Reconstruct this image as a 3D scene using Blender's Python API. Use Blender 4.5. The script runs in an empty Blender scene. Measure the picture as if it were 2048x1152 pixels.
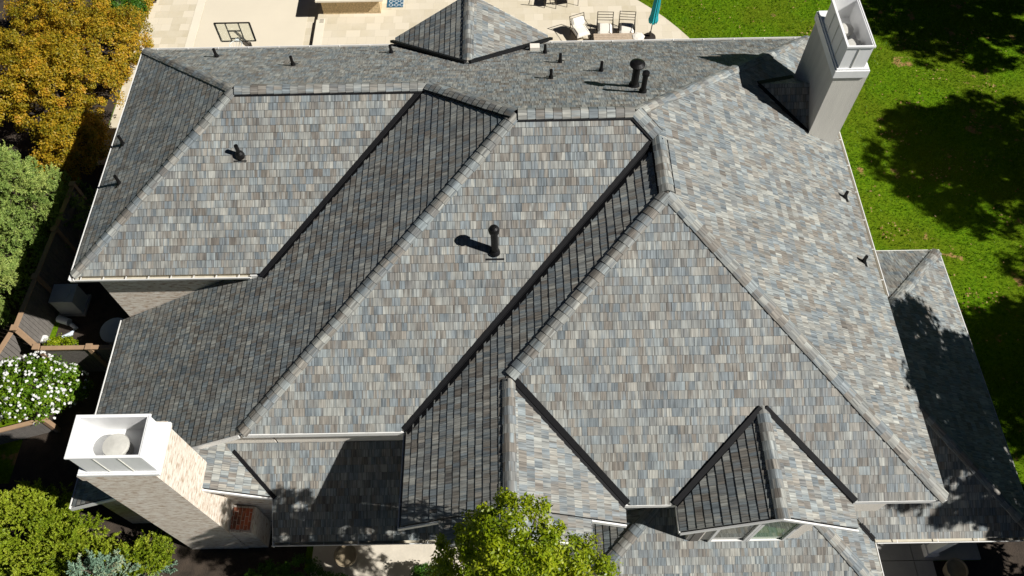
import bpy, math, random
import numpy as np
from mathutils import Vector, Matrix
random.seed(7)
S = bpy.context.scene
COL = S.collection
R = math.radians

# ------------------------------------------------------------------ camera
cd = bpy.data.cameras.new('camera'); cam = bpy.data.objects.new('camera', cd); COL.objects.link(cam)
cd.sensor_fit = 'HORIZONTAL'; cd.sensor_width = 36; cd.lens = 27.794
cd.clip_start = 0.1; cd.clip_end = 3000
rt = Vector((0.99985238, -0.01351252, -0.01061231)); up = Vector((0.01704588, 0.85761413, 0.51401114)); fw = Vector((-0.00215568, 0.51411616, -0.85771786))
M = Matrix((rt, up, -fw)).transposed().to_4x4(); M.translation = Vector((0, 0.0605, 18.0))
cam.matrix_world = M
S.camera = cam
# ------------------------------------------------------------------ light
SUN = Vector((0.7054, -0.2224, 0.673)).normalized()
EL = math.asin(SUN.z); AZ = math.atan2(SUN.x, SUN.y)
w = bpy.data.worlds.new('World'); S.world = w; w.use_nodes = True
nt = w.node_tree; bg = nt.nodes['Background']
sky = nt.nodes.new('ShaderNodeTexSky'); sky.sky_type = 'NISHITA'; sky.sun_disc = False
sky.sun_elevation = EL; sky.sun_rotation = AZ; sky.altitude = 6000; sky.air_density = 0.26; sky.dust_density = 0.05; sky.ozone_density = 2.0
nt.links.new(sky.outputs[0], bg.inputs[0]); bg.inputs[1].default_value = 0.05
ld = bpy.data.lights.new('sun', 'SUN'); ld.energy = 5.0; ld.angle = R(0.53); ld.color = (1.0, 0.975, 0.93)
sun = bpy.data.objects.new('sun', ld); COL.objects.link(sun)
sun.rotation_euler = SUN.to_track_quat('Z', 'Y').to_euler(); sun.location = SUN * 60
S.view_settings.view_transform = 'Standard'; S.view_settings.look = 'None'; S.view_settings.gamma = 1.0
S.view_settings.exposure = 0.35
S.cycles.max_bounces = 6; S.cycles.diffuse_bounces = 2

# ------------------------------------------------------------------ materials
def new_mat(name):
    m = bpy.data.materials.new(name); m.use_nodes = True
    n = m.node_tree.nodes; return m, n, m.node_tree.links, n['Principled BSDF']
def node(n, t, **kw):
    x = n.new(t)
    for k, v in kw.items():
        if k.startswith('i_'):
            key = k[2:]; x.inputs[int(key) if key.isdigit() else key].default_value = v
        else: setattr(x, k, v)
    return x
def ramp(n, stops, interp='LINEAR'):
    r = n.new('ShaderNodeValToRGB'); r.color_ramp.interpolation = interp
    el = r.color_ramp.elements
    while len(el) < len(stops): el.new(0.5)
    for e, (p, c) in zip(el, stops): e.position = p; e.color = (*c, 1)
    return r
def plain(name, col, rough=0.6, metal=0.0, var=0.12, scale=6.0, bump=0.0, spec=0.5, detail=5, runs=False):
    """base colour broken up by two scales of noise"""
    m, n, l, b = new_mat(name)
    tc = node(n, 'ShaderNodeTexCoord')
    no = node(n, 'ShaderNodeTexNoise', i_Scale=scale, i_Detail=detail, i_Roughness=0.65)
    if runs:   # rain runs: noise drawn out down the wall
        mp = node(n, 'ShaderNodeMapping'); mp.inputs['Scale'].default_value = (1, 1, 0.12); l.new(tc.outputs['Object'], mp.inputs[0]); l.new(mp.outputs[0], no.inputs['Vector'])
    else: l.new(tc.outputs['Object'], no.inputs['Vector'])
    r = ramp(n, [(0.25, tuple(c * (1 - var) for c in col)), (0.75, tuple(min(1, c * (1 + var)) for c in col))])
    l.new(no.outputs['Fac'], r.inputs[0]); l.new(r.outputs[0], b.inputs['Base Color'])
    b.inputs['Roughness'].default_value = rough; b.inputs['Metallic'].default_value = metal
    b.inputs['Specular IOR Level'].default_value = spec
    if bump:
        bp = node(n, 'ShaderNodeBump', i_Strength=bump, i_Distance=0.02)
        n2 = node(n, 'ShaderNodeTexNoise', i_Scale=scale * 8, i_Detail=4.0)
        l.new(tc.outputs['Object'], n2.inputs['Vector']); l.new(n2.outputs['Fac'], bp.inputs['Height']); l.new(bp.outputs[0], b.inputs['Normal'])
    return m
MT = {}
def tile_material():
    m, n, l, b = new_mat('roof_tile')
    at = node(n, 'ShaderNodeAttribute', attribute_name='rnd'); sp = node(n, 'ShaderNodeSeparateColor'); l.new(at.outputs['Color'], sp.inputs[0])
    pal = [(0.0, (0.132, 0.152, 0.162)), (0.16, (0.196, 0.222, 0.234)), (0.30, (0.158, 0.140, 0.120)), (0.42, (0.222, 0.204, 0.176)), (0.56, (0.200, 0.208, 0.200)),
           (0.70, (0.296, 0.292, 0.262)), (0.82, (0.214, 0.244, 0.252)), (0.91, (0.336, 0.334, 0.300)), (1.0, (0.248, 0.226, 0.194))]
    r1 = ramp(n, pal); r2 = ramp(n, pal)
    l.new(sp.outputs[0], r1.inputs[0]); l.new(sp.outputs[1], r2.inputs[0])
    uv = node(n, 'ShaderNodeUVMap'); 
    ad = node(n, 'ShaderNodeVectorMath', operation='ADD'); cb = node(n, 'ShaderNodeCombineXYZ')
    mu = node(n, 'ShaderNodeMath', operation='MULTIPLY', i_1=37.0); l.new(sp.outputs[2], mu.inputs[0]); l.new(mu.outputs[0], cb.inputs[2])
    l.new(uv.outputs[0], ad.inputs[0]); l.new(cb.outputs[0], ad.inputs[1])
    mp = node(n, 'ShaderNodeMapping'); mp.inputs['Scale'].default_value = (9, 0.9, 1); l.new(ad.outputs[0], mp.inputs[0])
    n1 = node(n, 'ShaderNodeTexNoise', i_Scale=1.0, i_Detail=2.0); l.new(mp.outputs[0], n1.inputs['Vector'])
    rr = ramp(n, [(0.42, (0, 0, 0)), (0.58, (1, 1, 1))]); l.new(n1.outputs['Fac'], rr.inputs[0])
    mx = node(n, 'ShaderNodeMix', data_type='RGBA'); l.new(rr.outputs[0], mx.inputs['Factor']); l.new(r1.outputs[0], mx.inputs[6]); l.new(r2.outputs[0], mx.inputs[7])
    mp2 = node(n, 'ShaderNodeMapping'); mp2.inputs['Scale'].default_value = (30, 1.6, 1); l.new(ad.outputs[0], mp2.inputs[0])
    n2 = node(n, 'ShaderNodeTexNoise', i_Scale=1.0, i_Detail=3.0); l.new(mp2.outputs[0], n2.inputs['Vector'])
    r3 = ramp(n, [(0.30, (0.52, 0.53, 0.54)), (0.70, (1.46, 1.47, 1.46))]); l.new(n2.outputs['Fac'], r3.inputs[0])
    mx2 = node(n, 'ShaderNodeMix', data_type='RGBA', blend_type='MULTIPLY'); mx2.inputs['Factor'].default_value = 1
    l.new(mx.outputs[2], mx2.inputs[6]); l.new(r3.outputs[0], mx2.inputs[7])
    # broad weathering
    tc = node(n, 'ShaderNodeTexCoord'); n4 = node(n, 'ShaderNodeTexNoise', i_Scale=0.7, i_Detail=4.0); l.new(tc.outputs['Object'], n4.inputs['Vector'])
    r4 = ramp(n, [(0.3, (0.90, 0.90, 0.91)), (0.7, (1.09, 1.08, 1.07))]); l.new(n4.outputs['Fac'], r4.inputs[0])
    mx3 = node(n, 'ShaderNodeMix', data_type='RGBA', blend_type='MULTIPLY'); mx3.inputs['Factor'].default_value = 1
    l.new(mx2.outputs[2], mx3.inputs[6]); l.new(r4.outputs[0], mx3.inputs[7]); l.new(mx3.outputs[2], b.inputs['Base Color'])
    bp = node(n, 'ShaderNodeBump', i_Strength=0.5, i_Distance=0.006); l.new(n2.outputs['Fac'], bp.inputs['Height']); l.new(bp.outputs[0], b.inputs['Normal'])
    b.inputs['Roughness'].default_value = 0.62; b.inputs['Specular IOR Level'].default_value = 0.35
    return m
MT['tile'] = tile_material()
MT['under'] = plain('roof_underlay_and_course_shade', (0.025, 0.025, 0.028), 0.9)  # underlay, also the painted shadow line along tile lower edges
MT['black'] = plain('black_metal', (0.006, 0.006, 0.007), 0.6, 0.0, 0.3, 9, spec=0.2)
MT['rubber'] = plain('black_pipe', (0.006, 0.0055, 0.0055), 0.45, 0.0, 0.3, 12, spec=0.3)
MT['white'] = plain('white_paint', (0.78, 0.77, 0.74), 0.45, 0, 0.05, 3)
MT['trough'] = plain('gutter_trough', (0.58, 0.53, 0.42), 0.6, 0, 0.14, 5)
MT['capmetal'] = plain('white_cap_metal', (0.83, 0.83, 0.82), 0.4, 0, 0.05, 5, runs=True)
MT['flue'] = plain('galvanised_lid', (0.60, 0.585, 0.53), 0.42, 0.1, 0.14, 6)
MT['stucco'] = plain('grey_stucco', (0.66, 0.63, 0.57), 0.9, 0, 0.11, 5, 0.5, runs=True)
MT['cream'] = plain('cream_stucco', (0.78, 0.72, 0.63), 0.85, 0, 0.07, 3, 0.3)
MT['concrete'] = plain('concrete', (0.60, 0.54, 0.44), 0.85, 0, 0.12, 1.6, 0.3)
MT['concrete_dark'] = plain('porch_concrete', (0.36, 0.35, 0.33), 0.85, 0, 0.14, 1.6, 0.3)
MT['bounce_grey'] = plain('bounce_ground_surface', (0.24, 0.235, 0.225), 0.9, 0, 0.15, 2, 0.3)  # neutral grey for the added ground that bounces light
MT['soil'] = plain('soil', (0.045, 0.032, 0.022), 0.95, 0, 0.5, 3, 0.8)
MT['darkframe'] = plain('dark_bronze_frame', (0.045, 0.036, 0.030), 0.45, 0.3, 0.2, 10)
MT['cushion'] = plain('cream_cushion', (0.80, 0.75, 0.66), 0.9, 0, 0.06, 8, 0.2)
MT['teal'] = plain('teal_canvas', (0.010, 0.36, 0.42), 0.8, 0, 0.18, 5, 0.2)
MT['wood'] = plain('weathered_wood', (0.46, 0.36, 0.26), 0.7, 0, 0.25, 9, 0.2)
MT['rail'] = plain('tan_fence_rail', (0.36, 0.235, 0.14), 0.6, 0, 0.12, 4)
MT['board'] = plain('grey_brown_fence_board', (0.15, 0.135, 0.12), 0.7, 0, 0.2, 7)
MT['acmetal'] = plain('pale_green_grey_metal', (0.62, 0.66, 0.64), 0.5, 0, 0.06, 5)
MT['plastic'] = plain('pale_plastic', (0.62, 0.68, 0.74), 0.4, 0, 0.06, 5)
MT['stone'] = plain('counter_stone', (0.62, 0.47, 0.27), 0.9, 0, 0.45, 14, 1.0)
MT['slabtop'] = plain('pale_counter_slab', (0.80, 0.73, 0.60), 0.6, 0, 0.05, 3)
MT['steel'] = plain('brushed_steel', (0.42, 0.45, 0.40), 0.3, 0.6, 0.1, 5)
MT['pot'] = plain('glazed_pot', (0.32, 0.26, 0.17), 0.5, 0, 0.25, 6)
MT['bark'] = plain('bark', (0.10, 0.072, 0.05), 0.95, 0, 0.35, 10, 1.0)
MT['bluepat'] = plain('blue_mat', (0.012, 0.085, 0.15), 0.9, 0, 0.15, 8)
MT['whitepat'] = plain('pale_mat_lines', (0.62, 0.66, 0.68), 0.9, 0, 0.1, 8)

def brick_material(name, c1, c2, c3, mortar, w=0.20, h=0.067):
    m, n, l, b = new_mat(name)
    uv = node(n, 'ShaderNodeUVMap')
    br = node(n, 'ShaderNodeTexBrick'); br.inputs['Scale'].default_value = 1.0; br.inputs['Brick Width'].default_value = w; br.inputs['Row Height'].default_value = h
    br.inputs['Mortar Size'].default_value = 0.006; br.inputs['Bias'].default_value = 0.0
    br.inputs['Color1'].default_value = (*c1, 1); br.inputs['Color2'].default_value = (*c2, 1); br.inputs['Mortar'].default_value = (*mortar, 1)
    wob = node(n, 'ShaderNodeTexNoise', i_Scale=5.0, i_Detail=2.0); l.new(uv.outputs[0], wob.inputs['Vector'])
    sc = node(n, 'ShaderNodeVectorMath', operation='SCALE'); sc.inputs['Scale'].default_value = 0.02; l.new(wob.outputs['Color'], sc.inputs[0])
    ad = node(n, 'ShaderNodeVectorMath', operation='ADD'); l.new(uv.outputs[0], ad.inputs[0]); l.new(sc.outputs[0], ad.inputs[1]); l.new(ad.outputs[0], br.inputs['Vector'])
    no = node(n, 'ShaderNodeTexNoise', i_Scale=1.0, i_Detail=4.0)
    mp = node(n, 'ShaderNodeMapping'); mp.inputs['Scale'].default_value = (5, 17, 1); l.new(uv.outputs[0], mp.inputs[0]); l.new(mp.outputs[0], no.inputs['Vector'])
    rr = ramp(n, [(0.52, (0, 0, 0)), (0.64, (1, 1, 1))]); l.new(no.outputs['Fac'], rr.inputs[0])
    mx = node(n, 'ShaderNodeMix', data_type='RGBA'); l.new(rr.outputs[0], mx.inputs['Factor']); l.new(br.outputs[0], mx.inputs[6]); mx.inputs[7].default_value = (*c3, 1)
    l.new(mx.outputs[2], b.inputs['Base Color']); b.inputs['Roughness'].default_value = 0.9
    bp = node(n, 'ShaderNodeBump', i_Strength=0.9, i_Distance=0.012, invert=True); l.new(br.outputs['Fac'], bp.inputs['Height']); l.new(bp.outputs[0], b.inputs['Normal'])
    return m
MT['brick'] = brick_material('whitewashed_brick', (0.82, 0.76, 0.66), (0.66, 0.56, 0.45), (0.46, 0.33, 0.23), (0.80, 0.74, 0.65))
MT['redbrick'] = brick_material('red_ledge_brick', (0.50, 0.13, 0.06), (0.14, 0.06, 0.04), (0.55, 0.17, 0.08), (0.70, 0.58, 0.46), 0.24, 0.10)

def paver_material(name, c1, c2, c3, bw, bh, joint):
    m, n, l, b = new_mat(name)
    tc = node(n, 'ShaderNodeTexCoord')
    br = node(n, 'ShaderNodeTexBrick'); br.offset = 0.37; br.offset_frequency = 2; br.squash = 0.66; br.squash_frequency = 3
    for k, v in (('Scale', 1.0), ('Brick Width', bw), ('Row Height', bh), ('Mortar Size', 0.004), ('Mortar Smooth', 0.6), ('Bias', -0.1)): br.inputs[k].default_value = v
    br.inputs['Color1'].default_value = (*c1, 1); br.inputs['Color2'].default_value = (*c2, 1); br.inputs['Mortar'].default_value = (*joint, 1)
    l.new(tc.outputs['Object'], br.inputs['Vector'])
    no = node(n, 'ShaderNodeTexNoise', i_Scale=1.3, i_Detail=6.0, i_Roughness=0.7); l.new(tc.outputs['Object'], no.inputs['Vector'])
    rr = ramp(n, [(0.35, (0, 0, 0)), (0.75, (0.8, 0.8, 0.8))]); l.new(no.outputs['Fac'], rr.inputs[0])
    mx = node(n, 'ShaderNodeMix', data_type='RGBA'); l.new(rr.outputs[0], mx.inputs['Factor']); l.new(br.outputs[0], mx.inputs[6]); mx.inputs[7].default_value = (*c3, 1)
    l.new(mx.outputs[2], b.inputs['Base Color']); b.inputs['Roughness'].default_value = 0.85
    return m
MT['paver'] = paver_material('patio_pavers', (0.70, 0.62, 0.48), (0.52, 0.45, 0.31), (0.66, 0.59, 0.47), 0.62, 0.42, (0.40, 0.34, 0.25))
MT['court'] = plain('court_coating', (0.69, 0.615, 0.48), 0.8, 0, 0.045, 0.5)
MT['border'] = plain('pale_border_stone', (0.74, 0.67, 0.54), 0.8, 0, 0.05, 2)

def lawn_material():
    m, n, l, b = new_mat('lawn_grass')
    tc = node(n, 'ShaderNodeTexCoord')
    a = node(n, 'ShaderNodeTexNoise', i_Scale=9.0, i_Detail=8.0, i_Roughness=0.75); l.new(tc.outputs['Object'], a.inputs['Vector'])
    r1 = ramp(n, [(0.30, (0.028, 0.080, 0.001)), (0.5, (0.092, 0.190, 0.002)), (0.72, (0.180, 0.270, 0.006))]); l.new(a.outputs['Fac'], r1.inputs[0])
    c = node(n, 'ShaderNodeTexNoise', i_Scale=0.45, i_Detail=4.0); l.new(tc.outputs['Object'], c.inputs['Vector'])
    r2 = ramp(n, [(0.40, (0, 0, 0)), (0.66, (1, 1, 1))]); l.new(c.outputs['Fac'], r2.inputs[0])
    mx = node(n, 'ShaderNodeMix', data_type='RGBA'); l.new(r2.outputs[0], mx.inputs['Factor']); l.new(r1.outputs[0], mx.inputs[6]); mx.inputs[7].default_value = (0.120, 0.145, 0.006, 1)
    f = node(n, 'ShaderNodeMath', operation='MULTIPLY', i_1=0.6); l.new(r2.outputs[0], f.inputs[0]); l.new(f.outputs[0], mx.inputs['Factor'])
    d = node(n, 'ShaderNodeTexNoise', i_Scale=1.15, i_Detail=5.0, i_Roughness=0.55); l.new(tc.outputs['Object'], d.inputs['Vector'])
    r3 = ramp(n, [(0.635, (0, 0, 0)), (0.675, (1, 1, 1))]); l.new(d.outputs['Fac'], r3.inputs[0])
    mx2 = node(n, 'ShaderNodeMix', data_type='RGBA'); l.new(r3.outputs[0], mx2.inputs['Factor']); l.new(mx.outputs[2], mx2.inputs[6]); mx2.inputs[7].default_value = (0.36, 0.22, 0.085, 1)
    l.new(mx2.outputs[2], b.inputs['Base Color']); b.inputs['Roughness'].default_value = 1.0; b.inputs['Specular IOR Level'].default_value = 0.1
    bp = node(n, 'ShaderNodeBump', i_Strength=1.0, i_Distance=0.06); l.new(a.outputs['Fac'], bp.inputs['Height']); l.new(bp.outputs[0], b.inputs['Normal'])
    return m
MT['lawn'] = lawn_material()
def leaf_material(name, stops, trans=0.35, rough=0.5):
    m, n, l, b = new_mat(name)
    at = node(n, 'ShaderNodeAttribute', attribute_name='rnd'); sp = node(n, 'ShaderNodeSeparateColor'); l.new(at.outputs['Color'], sp.inputs[0])
    r = ramp(n, stops); l.new(sp.outputs[0], r.inputs[0]); l.new(r.outputs[0], b.inputs['Base Color'])
    b.inputs['Roughness'].default_value = rough; b.inputs['Specular IOR Level'].default_value = 0.3
    t = node(n, 'ShaderNodeBsdfTranslucent'); l.new(r.outputs[0], t.inputs[0])
    ms = node(n, 'ShaderNodeMixShader', i_0=trans); l.new(b.outputs[0], ms.inputs[1]); l.new(t.outputs[0], ms.inputs[2])
    l.new(ms.outputs[0], n['Material Output'].inputs[0]); return m
MT['gold'] = leaf_material('golden_leaf', [(0, (0.11, 0.13, 0.008)), (0.3, (0.28, 0.225, 0.012)), (0.65, (0.48, 0.315, 0.018)), (0.9, (0.62, 0.34, 0.026)), (1, (0.44, 0.16, 0.02))])
MT['green'] = leaf_material('green_leaf', [(0, (0.020, 0.07, 0.005)), (0.6, (0.06, 0.16, 0.010)), (1, (0.12, 0.22, 0.02))])
MT['lime'] = leaf_material('lime_leaf', [(0, (0.08, 0.14, 0.006)), (0.4, (0.23, 0.31, 0.009)), (0.85, (0.38, 0.43, 0.014)), (0.97, (0.50, 0.50, 0.05)), (1, (0.46, 0.22, 0.05))], 0.4, 0.35)
MT['bluegreen'] = leaf_material('blue_spruce_needle', [(0, (0.11, 0.20, 0.035)), (0.5, (0.27, 0.37, 0.085)), (1, (0.50, 0.55, 0.15))], 0.2)
MT['spruce'] = leaf_material('spruce_needle', [(0, (0.12, 0.22, 0.15)), (0.6, (0.27, 0.40, 0.28)), (0.8, (0.42, 0.44, 0.25)), (1, (0.50, 0.46, 0.24))], 0.2)
MT['yew'] = leaf_material('yew_needle', [(0, (0.12, 0.185, 0.008)), (0.5, (0.26, 0.34, 0.016)), (1, (0.44, 0.46, 0.05))], 0.25)
MT['rosegreen'] = leaf_material('rose_leaf', [(0, (0.05, 0.13, 0.006)), (0.6, (0.14, 0.26, 0.010)), (1, (0.28, 0.38, 0.02))])
MT['petal'] = leaf_material('white_petal', [(0, (0.72, 0.72, 0.68)), (1, (0.82, 0.82, 0.80))], 0.25)
MT['grass'] = leaf_material('grass_blade', [(0, (0.036, 0.105, 0.001)), (0.6, (0.115, 0.245, 0.003)), (0.93, (0.210, 0.320, 0.010)), (1, (0.36, 0.30, 0.06))], 0.3)
MT['deadleaf'] = leaf_material('dry_leaf', [(0, (0.20, 0.11, 0.03)), (1, (0.50, 0.34, 0.14))], 0.2)
def glass_material(name, tint):
    m, n, l, b = new_mat(name)
    b.inputs['Base Color'].default_value = (*tint, 1); b.inputs['Roughness'].default_value = 0.06; b.inputs['Specular IOR Level'].default_value = 0.8
    return m
MT['pane_dark'] = glass_material('dark_window_pane', (0.13, 0.13, 0.10))
MT['pane_reflection'] = glass_material('window_pane_reflected_green', (0.085, 0.19, 0.06))  # green base colour stands in for foliage and lawn reflected in the glass

# ------------------------------------------------------------------ object helpers
def wloc(o):
    v = Vector((0, 0, 0))
    while o is not None: v += o.location; o = o.parent
    return v
def link(name, me, parent=None, label=None, cat=None, group=None, kind=None):
    o = bpy.data.objects.new(name, me); COL.objects.link(o)
    if parent is not None: o.parent = parent
    tag(o, label, cat, group, kind); return o
def tag(o, label=None, cat=None, group=None, kind=None):
    if label: o['label'] = label
    if cat: o['category'] = cat
    if group: o['group'] = group
    if kind: o['kind'] = kind
    return o
def thing(name, loc, label, cat, rz=0, group=None):
    o = bpy.data.objects.new(name, None); COL.objects.link(o); o.location = loc; o.rotation_euler = (0, 0, rz); o.empty_display_size = 0.3
    return tag(o, label, cat, group)
class MB:
    """collects geometry with uv, per-face random colour and material slot"""
    def __init__(s): s.v = []; s.f = []; s.uv = []; s.c = []; s.m = []
    def face(s, pts, uv=None, c=(0.5, 0.5, 0.5), m=0):
        i = len(s.v); s.v.extend(tuple(p) for p in pts); s.f.append(tuple(range(i, i + len(pts))))
        s.uv.append(uv if uv else [(0, 0)] * len(pts)); s.c.append(c); s.m.append(m)
    def poly(s, pts, m=0):
        """planar face with metre uv: along the horizontal and up the face"""
        p = [Vector(q) for q in pts]; n = (p[1] - p[0]).cross(p[2] - p[0])
        if n.length < 1e-9: n = Vector((0, 0, 1))
        n.normalize()
        if abs(n.z) > 0.95: uv = [(q.x, q.y) for q in p]
        else:
            a = Vector((-n.y, n.x, 0)).normalized(); b2 = n.cross(a)
            uv = [(q.dot(a), q.dot(b2)) for q in p]
        s.face(pts, uv, (random.random(), random.random(), random.random()), m)
    def prism(s, pts, d, m=0):
        """closed polygon pts extruded by vector d"""
        p = [Vector(q) for q in pts]; d = Vector(d); n = (p[1] - p[0]).cross(p[2] - p[0])
        if n.dot(d) > 0: p = p[::-1]
        s.poly(p, m); s.poly([q + d for q in p[::-1]], m)
        for i in range(len(p)):
            a, b = p[i], p[(i + 1) % len(p)]; s.poly([b, a, a + d, b + d], m)
    def box(s, x0, x1, y0, y1, z0, z1, m=0):
        s.prism([(x0, y0, z0), (x1, y0, z0), (x1, y1, z0), (x0, y1, z0)], (0, 0, z1 - z0), m)
    def bar(s, a, b, w, h, m=0, upv=(0, 0, 1)):
        a, b = Vector(a), Vector(b); d = (b - a).normalized(); u = Vector(upv)
        sd = d.cross(u)
        if sd.length < 1e-4: sd = d.cross(Vector((1, 0, 0)))
        sd.normalize(); u = sd.cross(d)
        s.prism([a + sd * w / 2 + u * h / 2, a - sd * w / 2 + u * h / 2, a - sd * w / 2 - u * h / 2, a + sd * w / 2 - u * h / 2], b - a, m)
    def tube(s, pts, rad, n=8, m=0, cap=True):
        pts = [Vector(p) for p in pts]; rad = rad if isinstance(rad, (list, tuple)) else [rad] * len(pts)
        rings = []
        for i, p in enumerate(pts):
            d = (pts[min(i + 1, len(pts) - 1)] - pts[max(i - 1, 0)]).normalized()
            a = d.cross(Vector((0, 1, 0.01)) if abs(d.y) < 0.9 else Vector((1, 0, 0))).normalized(); b = d.cross(a)
            rings.append([p + (a * math.cos(t) + b * math.sin(t)) * rad[i] for t in [2 * math.pi * k / n for k in range(n)]])
        for r0, r1 in zip(rings, rings[1:]):
            for k in range(n): s.face([r0[k], r0[(k + 1) % n], r1[(k + 1) % n], r1[k]], None, (.5, .5, .5), m)
        if cap: s.face(rings[0][::-1], None, (.5, .5, .5), m); s.face(rings[-1], None, (.5, .5, .5), m)
    def lathe(s, c, prof, n=20, m=0):
        c = Vector(c); P = [[c + Vector((r * math.cos(2 * math.pi * k / n), r * math.sin(2 * math.pi * k / n), z)) for k in range(n)] for r, z in prof]
        for r0, r1 in zip(P, P[1:]):
            for k in range(n): s.face([r0[k], r0[(k + 1) % n], r1[(k + 1) % n], r1[k]], None, (.5, .5, .5), m)
    def build(s, name, mats, parent=None, world=True, **kw):
        off = wloc(parent) if (parent is not None and world) else Vector((0, 0, 0))
        me = bpy.data.meshes.new(name)
        me.from_pydata([(x - off.x, y - off.y, z - off.z) for x, y, z in s.v], [], s.f)
        for m in (mats if isinstance(mats, (list, tuple)) else [mats]): me.materials.append(MT[m])
        me.polygons.foreach_set('material_index', s.m)
        u = me.uv_layers.new(name='UVMap'); u.data.foreach_set('uv', np.array([c for f in s.uv for p in f for c in p], dtype=np.float32))
        a = me.attributes.new('rnd', 'FLOAT_COLOR', 'FACE'); a.data.foreach_set('color', np.array([[*c, 1] for c in s.c], dtype=np.float32).ravel())
        me.update(); return link(name, me, parent, **kw)
def quads(name, V, mat, rnd, parent=None, k=4, **kw):
    """V: (n,k,3) faces built fast; rnd (n,3)"""
    off = np.array(wloc(parent)) if parent is not None else np.zeros(3)
    n = len(V); me = bpy.data.meshes.new(name)
    me.vertices.add(n * k); me.vertices.foreach_set('co', (V - off).astype(np.float32).ravel())
    me.loops.add(n * k); me.loops.foreach_set('vertex_index', np.arange(n * k, dtype=np.int32))
    me.polygons.add(n); me.polygons.foreach_set('loop_start', np.arange(0, n * k, k, dtype=np.int32)); me.polygons.foreach_set('loop_total', np.full(n, k, dtype=np.int32))
    me.materials.append(MT[mat]); me.update(calc_edges=True)
    a = me.attributes.new('rnd', 'FLOAT_COLOR', 'FACE'); a.data.foreach_set('color', np.concatenate([rnd, np.ones((n, 1))], 1).astype(np.float32).ravel())
    return link(name, me, parent, **kw)

# ------------------------------------------------------------------ roof planes (metres; main eave at z = 0)
G = -5.75           # ground
PT = -5.53          # upper patio
yb, xw, y1, xm, y2, xe, xb, y3, xr = 20.1975, -11.9685, 11.3256, -6.7381, 6.7294, 9.7862, -2.7768, 5.0352, -0.1497
sN, sS, sW, sE = 0.5796, 0.6015, 0.5791, 0.5839
LZ = -3.02          # lower eaves
PL = dict(N=(0, sN, 1, yb * sN), W1=(-sW, 0, 1, -xw * sW), S1=(0, -sS, 1, -y1 * sS), WM=(-sW, 0, 1, -xm * sW), S2=(0, -sS, 1, -y2 * sS),
          E=(sE, 0, 1, xe * sE), WB=(-sW, 0, 1, -xb * sW), SB=(0, -sS, 1, -y3 * sS))
hg = (xr - xb) * sW
PL['EG'] = (sE, 0, 1, hg + xr * sE)
XF = -8.62; ZF = -1.09
PL['EF'] = (0.58, 0, 1, ZF + XF * 0.58)
PL['L1'] = (0, -0.58, 1, LZ - 4.955 * 0.58)
PL['PN'] = (0, 0.58, 1, LZ + 13.83 * 0.58); PL['PE'] = (0.58, 0, 1, LZ + 13.52 * 0.58); PL['PS'] = (0, -0.58, 1, LZ - 4.775 * 0.58)
PL['LE'] = (0.58, 0, 1, LZ + 9.27 * 0.58); PL['LS'] = (0, -0.58, 1, LZ - 3.35 * 0.58)
PL['LW'] = (-0.58, 0, 1, LZ - 1.32 * 0.58)
DX, DZ, DY = 5.62, 1.13, 4.40
PL['DW'] = (-0.565, 0, 1, DZ - DX * 0.565); PL['DE'] = (0.565, 0, 1, DZ + DX * 0.565)
TX, TZ = -1.25, 1.37
PL['TW'] = (-0.55, 0, 1, TZ - TX * 0.55); PL['TE'] = (0.55, 0, 1, TZ + TX * 0.55)
SR = 1.58
PL['KS'] = (0, -0.78, 1, SR - 16.53 * 0.78); PL['KN'] = (0, 0.78, 1, SR + 16.53 * 0.78)
def X3(a, b, c):
    A = np.array([PL[k][:3] if isinstance(k, str) else k[:3] for k in (a, b, c)]); d = np.array([PL[k][3] if isinstance(k, str) else k[3] for k in (a, b, c)])
    return Vector(np.linalg.solve(A, d))
def on(pl, x, y):
    a, b, c, d = PL[pl]; return Vector((x, y, d - a * x - b * y))
def nrm(pl): return Vector(PL[pl][:3]).normalized()
Zp = lambda z: (0, 0, 1, z)
C1, C2, C3, C4 = X3('N', 'W1', Zp(0)), X3('S1', 'W1', Zp(0)), X3('SB', 'E', Zp(0)), X3('N', 'E', Zp(0))
P1, P2, P3, P4, P5, P6 = X3('N', 'W1', 'S1'), X3('N', 'WM', 'S1'), X3('N', 'WM', 'S2'), X3('N', 'E', 'S2'), X3('S2', 'E', 'WB'), X3('SB', 'E', 'WB')
V1 = X3('S1', 'WM', Zp(0)); A1 = X3('S2', 'WM', Zp(0.08)); A2 = X3('S2', 'WB', Zp(0.08)); R1 = X3('WB', 'SB', (1, 0, 0, xr)); V2 = X3('EG', 'SB', Zp(0))

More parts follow.
